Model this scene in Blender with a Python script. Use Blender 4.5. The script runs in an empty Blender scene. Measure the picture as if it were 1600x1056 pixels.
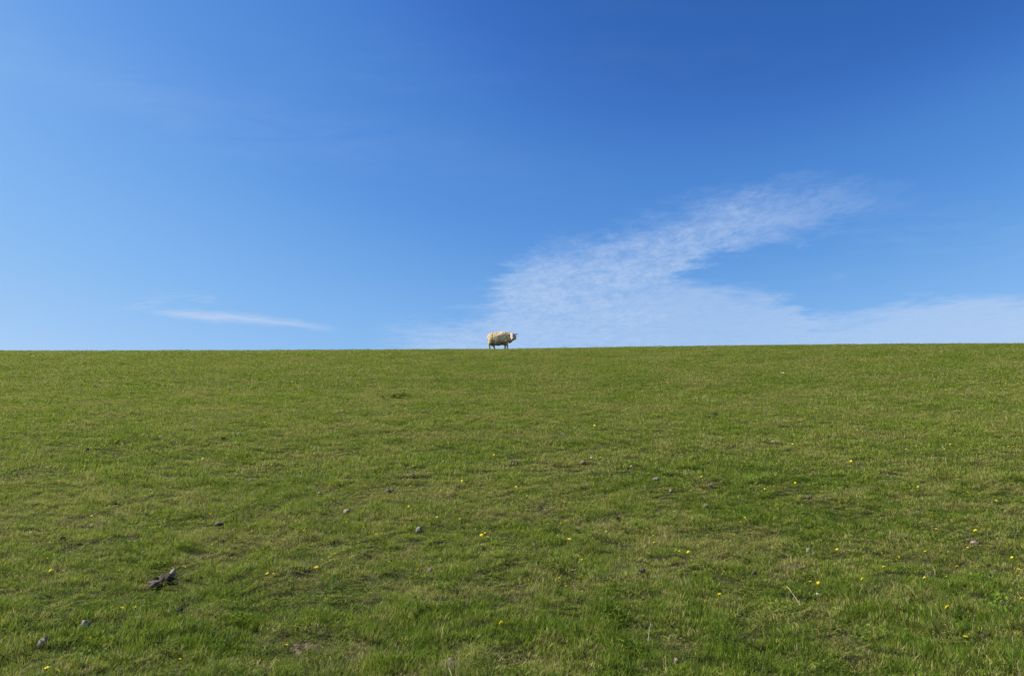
import bpy, bmesh, math, random
import numpy as np
from mathutils import Vector, Matrix, Euler
from mathutils import noise as mnoise
R = math.radians
random.seed(7); rng = np.random.default_rng(7)
scene = bpy.context.scene
col = scene.collection

LENS = 24.0; PITCH = 12.31; CAM_Z = 1.6; GRASS_TOP = .04
CREST_X = [-22.5, -11, 0, 5.6, 11.2, 16.9, 22.5]
CREST_Z = [-.085, -.06, 0, .1, .17, .225, .25]
SKY_AIR = 1.0; SKY_DUST = .4; SKY_OZONE = 1.5
CLOUD_RGB = (.50, .64, .88); VEIL = .04
CURVE_R = [(0,0),(.095,.034),(.12,.070),(.15,.108),(.18,.156),(.212,.205),(.24,.24),(.36,.385),(1,1)]
CURVE_G = [(0,0),(.16,.140),(.20,.235),(.25,.318),(.28,.372),(.33,.44),(.36,.475),(.53,.615),(1,.95)]
CURVE_B = [(0,0),(.28,.462),(.34,.63),(.42,.745),(.50,.83),(.56,.87),(.70,.915),(1,1)]
BARE = [(2.521, 6.361, 0.07), (-1.401, 4.982, 0.075), (-0.407, 4.735, 0.06), (1.113, 6.145, 0.05)]
EXPOSURE = .68
ARM_HI = [(0.3757, 0.2016), (0.4039, 0.2241), (0.423, 0.236), (0.4517, 0.2518), (0.4748, 0.2678), (0.4893, 0.3062), (0.4975, 0.3349), (0.5148, 0.3577), (0.5495, 0.3681), (0.5996, 0.3996), (0.6506, 0.4402), (0.6971, 0.4748), (0.7529, 0.4792), (0.8021, 0.4553), (0.8606, 0.4294)]
ARM_LO = [(0.5463, 0.055), (0.6032, 0.1107), (0.6214, 0.2759), (0.63, 0.3062), (0.6397, 0.3236), (0.6574, 0.3401), (0.6978, 0.365), (0.7434, 0.388), (0.7892, 0.4071), (0.8195, 0.4124), (0.86, 0.4209)]
ARM_DENS = [(0.3886, 0), (0.4152, 0.8), (0.4515, 1), (0.5, 1), (0.5969, 1), (0.6599, 0.9), (0.6938, 0.68), (0.7423, 0.5), (0.7907, 0.3), (0.8537, 0)]
BANK_HI = [(0.5488, 0.3011), (0.5977, 0.3062), (0.6222, 0.3103), (0.6465, 0.3052), (0.6853, 0.2961), (0.714, 0.2839), (0.7297, 0.2558), (0.7565, 0.2608), (0.7911, 0.2729), (0.8403, 0.2819), (0.8894, 0.288)]
BANK_DENS = [(0.5242, 0), (0.5969, 0.85), (0.6454, 0.8), (0.6841, 0.82), (0.7423, 0.9), (0.8876, 1)]
STK_HI = [(0.2239, 0.2638), (0.2579, 0.2618), (0.2822, 0.2598), (0.3066, 0.2558), (0.3408, 0.2449), (0.3652, 0.233), (0.3775, 0.2261)]
STK_LO = [(0.2244, 0.2558), (0.2588, 0.2449), (0.3072, 0.2399), (0.3412, 0.233), (0.3654, 0.2271), (0.3775, 0.2241)]
STK_DENS = [(0.2214, 0), (0.2408, 0.9), (0.2577, 1), (0.3159, 1), (0.3595, 1), (0.3716, 0)]
WSP_HI = [(0.2043, 0.2678), (0.237, 0.291), (0.2712, 0.288), (0.2787, 0.2839)]
WSP_LO = [(0.2048, 0.2598), (0.2217, 0.2598), (0.2474, 0.2779), (0.272, 0.2718), (0.2793, 0.2718)]
WSP_DENS = [(0.202, 0), (0.2117, 1), (0.2262, 0.8), (0.2529, 0.9), (0.2698, 1), (0.2771, 0)]
WS2_HI = [(0.7199, 0.3062), (0.7398, 0.3134), (0.7598, 0.3226), (0.7928, 0.3011), (0.8431, 0.3226), (0.8951, 0.3598)]
WS2_LO = [(0.7196, 0.3001), (0.7394, 0.3052), (0.7592, 0.3103), (0.7922, 0.291), (0.8425, 0.3134), (0.8941, 0.3463)]
WS2_DENS = [(0.7205, 0), (0.735, 1), (0.7568, 0.6), (0.7713, 0), (0.815, 0.4), (0.8876, 0.5)]
FAR_HI = [(0.7416, 0.4531), (0.8013, 0.4423), (0.8508, 0.4316), (0.9, 0.4209)]
FAR_LO = [(0.738, 0.3786), (0.7962, 0.3577), (0.8452, 0.3525), (0.8954, 0.3629)]
FAR_DENS = [(0.7326, 0), (0.7907, 0.8), (0.8392, 0.7), (0.8876, 1)]
DIA_HI = [(0.0137, 0.8244), (0.1817, 0.7265), (0.3443, 0.6091), (0.4744, 0.5388), (0.5659, 0.4879), (0.6007, 0.4531)]
DIA_LO = [(0.032, 0.6206), (0.1921, 0.5523), (0.348, 0.4879), (0.4748, 0.4585), (0.5651, 0.4316), (0.6001, 0.4273)]
DIA_DENS = [(0.1124, 0.8), (0.3062, 1), (0.5485, 0.9), (0.5921, 0)]

# ------------------------------------------------------------------ camera
cam_d = bpy.data.cameras.new('camera'); cam = bpy.data.objects.new('camera', cam_d); col.objects.link(cam)
cam_d.lens = LENS; cam_d.sensor_width = 36; cam_d.clip_start = .05; cam_d.clip_end = 6000
cam.location = (0, 0, CAM_Z); cam.rotation_euler = (R(90+PITCH), 0, 0)
scene.camera = cam
# ------------------------------------------------------------------ sun and sky
SUN_AZ = R(-91)      # measured from +Y towards +X
SUN_EL = R(42)
SKY_STRENGTH = .1
sun_d = bpy.data.lights.new('sun', 'SUN'); sun = bpy.data.objects.new('sun', sun_d); col.objects.link(sun)
sun_d.energy = 5.0; sun_d.angle = R(.5); sun_d.color = (1, .94, .82)
sdir = Vector((math.sin(SUN_AZ)*math.cos(SUN_EL), math.cos(SUN_AZ)*math.cos(SUN_EL), math.sin(SUN_EL)))
sun.rotation_euler = sdir.to_track_quat('Z', 'Y').to_euler()
sun.location = (-20, 5, 30)
scene.view_settings.view_transform = 'Standard'; scene.view_settings.look = 'None'
scene.view_settings.exposure = EXPOSURE; scene.view_settings.gamma = 1; scene.view_settings.use_curve_mapping = False
scene.cycles.max_bounces = 6; scene.cycles.transparent_max_bounces = 8

world = bpy.data.worlds.new('World'); scene.world = world; world.use_nodes = True
W = world.node_tree; W.nodes.clear()
def wn(t, **k):
    n = W.nodes.new(t)
    for a, v in k.items(): setattr(n, a, v)
    return n
def mth(op, a, b=None, c=None, clamp=False):
    n = wn('ShaderNodeMath', operation=op); n.use_clamp = clamp
    for i, s in enumerate((a, b, c)):
        if s is None: continue
        if isinstance(s, (int, float)): n.inputs[i].default_value = s
        else: W.links.new(s, n.inputs[i])
    return n.outputs[0]
def sstep(x, lo, hi):
    n = wn('ShaderNodeMapRange', interpolation_type='SMOOTHSTEP')
    W.links.new(x, n.inputs[0])
    for i, s in ((1, lo), (2, hi)):
        if isinstance(s, (int, float)): n.inputs[i].default_value = s
        else: W.links.new(s, n.inputs[i])
    return n.outputs[0]
def fcurve(x, pts):            # x and values in 0..1, read outside as the end values
    n = wn('ShaderNodeFloatCurve'); c = n.mapping.curves[0]
    pts = sorted(pts)
    c.points[0].location = pts[0]; c.points[-1].location = pts[-1]
    for p in pts[1:-1]: c.points.new(*p)
    for p in c.points: p.handle_type = 'AUTO_CLAMPED'
    n.mapping.extend = 'HORIZONTAL'; n.mapping.update()
    W.links.new(x, n.inputs['Value'])
    return n.outputs[0]
def wnoise(vec, scale, detail=4, rough=.55, dist=0, colour=False):
    n = wn('ShaderNodeTexNoise'); W.links.new(vec, n.inputs['Vector'])
    n.inputs['Scale'].default_value = scale; n.inputs['Detail'].default_value = detail
    n.inputs['Roughness'].default_value = rough; n.inputs['Distortion'].default_value = dist
    return n.outputs['Color' if colour else 'Fac']
sky = wn('ShaderNodeTexSky', sky_type='NISHITA'); sky.sun_disc = False
sky.sun_elevation = SUN_EL; sky.sun_rotation = SUN_AZ
sky.air_density = SKY_AIR; sky.dust_density = SKY_DUST; sky.ozone_density = SKY_OZONE; sky.altitude = 0
tc = wn('ShaderNodeTexCoord'); sp = wn('ShaderNodeSeparateXYZ'); W.links.new(tc.outputs['Generated'], sp.inputs[0])
dx, dy, dz = sp.outputs
ya = mth('MAXIMUM', mth('ABSOLUTE', dy), .02); za = mth('MAXIMUM', dz, .03)
u0 = mth('DIVIDE', dx, ya); v0 = mth('DIVIDE', dz, ya)       # direction, as slopes east and up
cb = wn('ShaderNodeCombineXYZ'); W.links.new(mth('DIVIDE', dx, za), cb.inputs[0]); W.links.new(mth('DIVIDE', dy, za), cb.inputs[1])
P = cb.outputs[0]                                            # where the ray meets a flat cloud layer of height 1
# a vector for the wind-drawn grain: rows run from lower left to upper right
mp = wn('ShaderNodeMapping'); mp.inputs['Rotation'].default_value = (0, 0, R(-28)); mp.inputs['Scale'].default_value = (1, 2.6, 1)
W.links.new(P, mp.inputs[0]); Q = mp.outputs[0]
wA = wnoise(P, 1.7, 6, .62); wB = wnoise(P, 7.5, 5, .65)
wC = wnoise(Q, 3.3, 6, .62)
warp = mth('ADD', mth('MULTIPLY', mth('SUBTRACT', wA, .5), .10), mth('MULTIPLY', mth('SUBTRACT', wB, .5), .05))
u1 = mth('ADD', mth('MULTIPLY', mth('ADD', u0, mth('MULTIPLY', mth('SUBTRACT', wC, .5), .10)), .5), .5)   # 0..1
v1 = mth('ADD', v0, warp)
un = mth('ADD', mth('MULTIPLY', u0, .5), .5)
def band(hi, lo, shi, slo, v=None, uu=None):
    v = v or v1; uu = uu or u1
    H = fcurve(uu, hi); m = sstep(mth('SUBTRACT', H, v), -shi*.4, shi)
    if lo is not None:
        L = fcurve(uu, lo); m = mth('MULTIPLY', m, sstep(mth('SUBTRACT', v, L), -slo*.4, slo))
    return m
rag = mth('MULTIPLY', mth('SUBTRACT', wnoise(P, 11, 5, .7, .8), .5), .055)      # small tattered puffs on the upper edge
arm = band(ARM_HI, ARM_LO, .060, .032, mth('ADD', v1, rag))
arm = mth('MULTIPLY', arm, fcurve(un, ARM_DENS))
bank = mth('MULTIPLY', band(BANK_HI, None, .03, .02), fcurve(un, BANK_DENS))
v2 = mth('ADD', v0, mth('MULTIPLY', warp, .22))
streak = mth('MULTIPLY', band(STK_HI, STK_LO, .012, .008, v2, un), mth('MULTIPLY', fcurve(un, STK_DENS), sstep(wnoise(Q, 9, 6, .7), .2, .50)))
wisp = mth('MULTIPLY', band(WSP_HI, WSP_LO, .012, .008, v2, un), mth('MULTIPLY', fcurve(un, WSP_DENS), sstep(wnoise(Q, 12, 5, .7), .42, .62)))
# fine ripple of the thin cloud
mpr = wn('ShaderNodeMapping'); mpr.inputs['Rotation'].default_value = (0, 0, R(18)); mpr.inputs['Scale'].default_value = (1.7, 1, 1)
W.links.new(P, mpr.inputs[0])
rip = mth('ADD', mth('MULTIPLY', wnoise(mpr.outputs[0], 6.5, 6, .60, .5), .55), mth('MULTIPLY', wnoise(P, 2.2, 4, .6), .45))
puff = sstep(wnoise(mpr.outputs[0], 15, 5, .62, .9), .36, .64)
thin = mth('ADD', mth('MULTIPLY', sstep(rip, .32, .64), .62), mth('MULTIPLY', puff, .38))
depth = sstep(v0, .62, .2)                                   # thicker towards the horizon
op = mth('MULTIPLY', arm, mth('ADD', mth('MULTIPLY', thin, mth('SUBTRACT', .64, mth('MULTIPLY', depth, .18))), mth('ADD', .07, mth('MULTIPLY', depth, .22))))
opb = mth('MULTIPLY', bank, mth('ADD', .50, mth('MULTIPLY', thin, .20)))
cov = mth('MAXIMUM', op, opb)
cov = mth('MAXIMUM', cov, mth('MULTIPLY', streak, .82)); cov = mth('MAXIMUM', cov, mth('MULTIPLY', wisp, .42))
wisp2 = mth('MULTIPLY', band(WS2_HI, WS2_LO, .012, .008, v2, un), mth('MULTIPLY', fcurve(un, WS2_DENS), sstep(wnoise(Q, 8, 5, .7), .3, .6)))
cov = mth('MAXIMUM', cov, mth('MULTIPLY', wisp2, .18))
far = mth('MULTIPLY', band(FAR_HI, FAR_LO, .09, .09), mth('MULTIPLY', fcurve(un, FAR_DENS), sstep(wnoise(Q, 4, 6, .7, .5), .35, .7)))
cov = mth('MAXIMUM', cov, mth('MULTIPLY', far, .20))
dia = mth('MULTIPLY', band(DIA_HI, DIA_LO, .12, .10), mth('MULTIPLY', fcurve(un, DIA_DENS), sstep(wnoise(Q, 3, 6, .7, .6), .25, .75)))
cov = mth('MAXIMUM', cov, mth('MULTIPLY', dia, .13))
veil = mth('MULTIPLY', sstep(wnoise(Q, .9, 5, .6, .6), .47, .78), mth('MULTIPLY', sstep(wnoise(Q, 5.5, 6, .7), .3, .75), VEIL))
cov = mth('MAXIMUM', cov, veil)
cov = mth('MULTIPLY', cov, sstep(dy, -.05, .12), clamp=True)
# sky colour grade
sc1 = wn('ShaderNodeVectorMath', operation='SCALE'); W.links.new(sky.outputs[0], sc1.inputs[0]); sc1.inputs['Scale'].default_value = SKY_STRENGTH
cv = wn('ShaderNodeRGBCurve'); W.links.new(sc1.outputs[0], cv.inputs['Color'])
for ci, pts in enumerate((CURVE_R, CURVE_G, CURVE_B)):
    c = cv.mapping.curves[ci]; c.points[0].location = pts[0]; c.points[-1].location = pts[-1]
    for p in pts[1:-1]: c.points.new(*p)
cv.mapping.extend = 'EXTRAPOLATED'; cv.mapping.use_clip = False; cv.mapping.update()
sc2 = wn('ShaderNodeVectorMath', operation='SCALE'); W.links.new(cv.outputs[0], sc2.inputs[0]); sc2.inputs['Scale'].default_value = 1/SKY_STRENGTH
mx = wn('ShaderNodeMix', data_type='RGBA'); W.links.new(cov, mx.inputs[0]); W.links.new(sc2.outputs[0], mx.inputs[6])
mx.inputs[7].default_value = (*[c/SKY_STRENGTH for c in CLOUD_RGB], 1)
bg = wn('ShaderNodeBackground'); W.links.new(mx.outputs[2], bg.inputs[0]); bg.inputs[1].default_value = SKY_STRENGTH/2**EXPOSURE      # .0707: the sky keeps its brightness in the picture
ow = wn('ShaderNodeOutputWorld'); W.links.new(bg.outputs[0], ow.inputs[0])
# ------------------------------------------------------------------ terrain (metres)
def _hash(ix, iy, seed):
    h = (ix.astype(np.int64)*374761393 + iy.astype(np.int64)*668265263 + seed*1442695041) & 0x7fffffff
    h = ((h ^ (h >> 13))*1274126177) & 0x7fffffff
    return ((h ^ (h >> 16)) & 0xffff)/65535.0
def vnoise(x, y, seed=0):                       # smooth value noise, 0..1
    x = np.asarray(x, float); y = np.asarray(y, float)
    ix = np.floor(x); iy = np.floor(y); fx = x-ix; fy = y-iy
    fx = fx*fx*fx*(fx*(fx*6-15)+10); fy = fy*fy*fy*(fy*(fy*6-15)+10)
    a = _hash(ix, iy, seed); b = _hash(ix+1, iy, seed); c = _hash(ix, iy+1, seed); d = _hash(ix+1, iy+1, seed)
    return (a*(1-fx)+b*fx)*(1-fy) + (c*(1-fx)+d*fx)*fy
def fbm(x, y, seed=0, octs=3):
    s = 0; a = 1; t = 0
    x = np.asarray(x, float); y = np.asarray(y, float)
    for k in range(octs):
        xr = x*0.8-y*0.6; yr = x*0.6+y*0.8
        s = s + a*vnoise(xr*2**k, yr*2**k, seed+k*17); t += a; a *= .5
    return s/t - .5
_tx = np.linspace(-60, 60, 481)
_tc = np.interp(_tx, CREST_X, CREST_Z)
_k = np.exp(-np.linspace(-2.2, 2.2, 31)**2); _k /= _k.sum()
_tc = np.convolve(np.pad(_tc, 15, mode='edge'), _k, mode='valid')
def smin(a, b, k):
    h = np.clip(.5+.5*(b-a)/k, 0, 1); return b*(1-h)+a*h - k*h*(1-h)
def smax(a, b, k): return -smin(-a, -b, k)
def height(x, y):
    x = np.asarray(x, float); y = np.asarray(y, float)
    c = np.interp(x, _tx, _tc)
    zs = -0.9 + 0.2867*y + c*np.clip(y/29, 0, 1.3)
    top = 7.53 + c + 0.03*np.sin((y-28)*.8)
    z = smin(zs, top, .32)
    z = smin(z, 7.55 + c - .3*(y-33.2), .5)
    z = smax(z, 0*x, .5)
    near = np.exp(-(np.maximum(np.abs(x)-34, 0)/8)**2)*np.exp(-(np.maximum(np.abs(y-17)-22, 0)/6)**2)
    m = .05*fbm(x*.55, y*.6, 3, 3) + .012*fbm(x*.5+5, y*1.8, 11, 2) + .035*fbm(x*2.6, y*2.6, 23, 2)*np.clip((14-y)/8, .3, 1)
    m = m + .04*fbm(x*.12, y*.3, 31, 2) + .055*fbm(x*4.2, y*4.2, 77, 2)*np.clip((16-y)/9, .12, 1)
    edge = 1-.93*np.exp(-((y-29.6)/1.6)**2)      # the brow is worn even
    return z + m*near*edge

def tag(o, label=None, cat=None, group=None, kind=None):
    if label: o['label'] = label
    if cat: o['category'] = cat
    if group: o['group'] = group
    if kind: o['kind'] = kind
    return o
def empty(name, loc, rz=0):
    o = bpy.data.objects.new(name, None); col.objects.link(o); o.location = loc; o.rotation_euler = (0, 0, rz)
    o.empty_display_size = .05; return o
def obj(name, me, mat=None, parent=None):
    o = bpy.data.objects.new(name, me); col.objects.link(o)
    if mat and not me.materials: me.materials.append(mat)
    if parent: o.parent = parent
    return o
def hz(x, y): return float(height(x, y))
def gnormal(x, y, e=.15):
    return Vector((hz(x-e, y)-hz(x+e, y), hz(x, y-e)-hz(x, y+e), 2*e)).normalized()

# ------------------------------------------------------------------ materials
class Mat:
    def __init__(s, name):
        s.m = bpy.data.materials.new(name); s.m.use_nodes = True; s.t = s.m.node_tree; s.t.nodes.clear()
        s.out = s.t.nodes.new('ShaderNodeOutputMaterial')
    def n(s, t, ins=None, **k):
        nd = s.t.nodes.new(t)
        for a, v in k.items(): setattr(nd, a, v)
        for a, v in (ins or {}).items():
            if isinstance(v, bpy.types.NodeSocket): s.t.links.new(v, nd.inputs[a])
            else: nd.inputs[a].default_value = v
        return nd
    def math(s, op, a, b=0., clamp=False):
        nd = s.n('ShaderNodeMath', {0: a, 1: b}, operation=op); nd.use_clamp = clamp; return nd.outputs[0]
    def ramp(s, x, lo, hi, a=0., b=1.):
        return s.n('ShaderNodeMapRange', {0: x, 1: lo, 2: hi, 3: a, 4: b}, interpolation_type='SMOOTHSTEP').outputs[0]
    def mix(s, f, a, b, bt='MIX'):
        return s.n('ShaderNodeMix', {0: f, 6: a, 7: b}, data_type='RGBA', blend_type=bt).outputs[2]
    def noise(s, v, sc, det=3, rough=.55, colour=False):
        return s.n('ShaderNodeTexNoise', {'Vector': v, 'Scale': sc, 'Detail': det, 'Roughness': rough}).outputs[1 if colour else 0]
def rgba(*c): return (*c, 1)

def field_colours(M, pos, long_=False):
    """the hue of the sward as it changes over the slope (metres); returns two colour sockets"""
    mp = M.n('ShaderNodeMapping', {'Vector': pos, 'Scale': (.8, 1.35, 0)}).outputs[0]
    big = M.noise(mp, .6, 4, .6); mid = M.noise(mp, 2.4, 4, .66); fine = M.noise(mp, 6, 3, .6)
    dry = M.math('ADD', M.math('MULTIPLY', big, .62), M.math('MULTIPLY', mid, .38))
    return big, mid, fine, dry

def grass_material(name, greens, tans, tan_bias=0., trans=.45, rough=.55, spec=.18):
    M = Mat(name)
    pos = M.n('ShaderNodeNewGeometry').outputs['Position']
    big, mid, fine, dry = field_colours(M, pos)
    blade = M.n('ShaderNodeAttribute', attribute_name='tone').outputs['Fac']     # per blade, 0..1
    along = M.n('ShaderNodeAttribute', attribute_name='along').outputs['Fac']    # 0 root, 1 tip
    rnd = M.n('ShaderNodeObjectInfo').outputs['Random']
    g = M.mix(M.ramp(M.math('ADD', M.math('MULTIPLY', big, .5), M.math('MULTIPLY', mid, .5)), .42, .60), rgba(*greens[0]), rgba(*greens[1]))
    g = M.mix(M.ramp(M.math('ADD', M.math('MULTIPLY', blade, .7), M.math('MULTIPLY', rnd, .3)), .35, 1.05), g, rgba(*greens[2]))
    t = M.mix(blade, rgba(*tans[0]), rgba(*tans[1]))
    # how many of the blades here are withered
    k = M.math('ADD', M.math('ADD', M.ramp(dry, .45, .57, .02, .44), M.ramp(fine, .5, .72, 0., .25)), tan_bias)
    k = M.math('MULTIPLY', k, 1.)
    shuffled = M.n('ShaderNodeAttribute', attribute_name='luck').outputs['Fac']
    isdry = M.ramp(M.math('SUBTRACT', k, shuffled), -.05, .05)
    c = M.mix(isdry, g, t)
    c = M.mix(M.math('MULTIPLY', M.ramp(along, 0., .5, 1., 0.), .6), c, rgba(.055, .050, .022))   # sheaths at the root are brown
    b = M.n('ShaderNodeBsdfPrincipled', {'Base Color': c, 'Roughness': rough, 'Specular IOR Level': spec})
    tr = M.n('ShaderNodeBsdfTranslucent', {'Color': M.mix(.35, c, rgba(.28, .34, .03))})
    ms = M.n('ShaderNodeMixShader', {0: trans, 1: b.outputs[0], 2: tr.outputs[0]})
    M.t.links.new(ms.outputs[0], M.out.inputs[0]); return M.m
GREENS = [(.110, .205, .008), (.190, .265, .012), (.50, .52, .10)]
TANS = [(.34, .27, .10), (.55, .46, .22)]
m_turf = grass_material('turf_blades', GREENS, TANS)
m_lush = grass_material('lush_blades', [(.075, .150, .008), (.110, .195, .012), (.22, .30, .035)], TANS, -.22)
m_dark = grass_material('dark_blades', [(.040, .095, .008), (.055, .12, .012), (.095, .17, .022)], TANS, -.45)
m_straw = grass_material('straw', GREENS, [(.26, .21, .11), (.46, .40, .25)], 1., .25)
M = Mat('soil')
pos = M.n('ShaderNodeNewGeometry').outputs['Position']
big, mid, fine, dry = field_colours(M, pos)
c = M.mix(M.ramp(fine, .35, .65), rgba(.045, .045, .018), rgba(.085, .080, .034))
far = M.mix(M.ramp(dry, .40, .62), rgba(.095, .145, .014), rgba(.150, .155, .036))
far = M.mix(M.ramp(M.noise(pos, 30, 4, .7), .35, .65), far, rgba(.060, .090, .012))
sx = M.n('ShaderNodeSeparateXYZ', {0: pos})
out_x = M.ramp(M.math('SUBTRACT', M.math('ABSOLUTE', sx.outputs[0]), M.math('MULTIPLY', sx.outputs[1], .8)), 4.6, 6.6); out_y = M.ramp(M.math('ABSOLUTE', M.math('SUBTRACT', sx.outputs[1], 18.6)), 16.4, 17.6)
c = M.mix(M.math('MAXIMUM', out_x, out_y), c, far)      # past the built blades the sward itself is the surface
bp = M.n('ShaderNodeBump', {'Strength': .7, 'Distance': .03, 'Height': M.noise(pos, 45, 4, .7)})
b = M.n('ShaderNodeBsdfPrincipled', {'Base Color': c, 'Roughness': .95, 'Specular IOR Level': .1, 'Normal': bp.outputs[0]})
M.t.links.new(b.outputs[0], M.out.inputs[0]); m_soil = M.m

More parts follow.
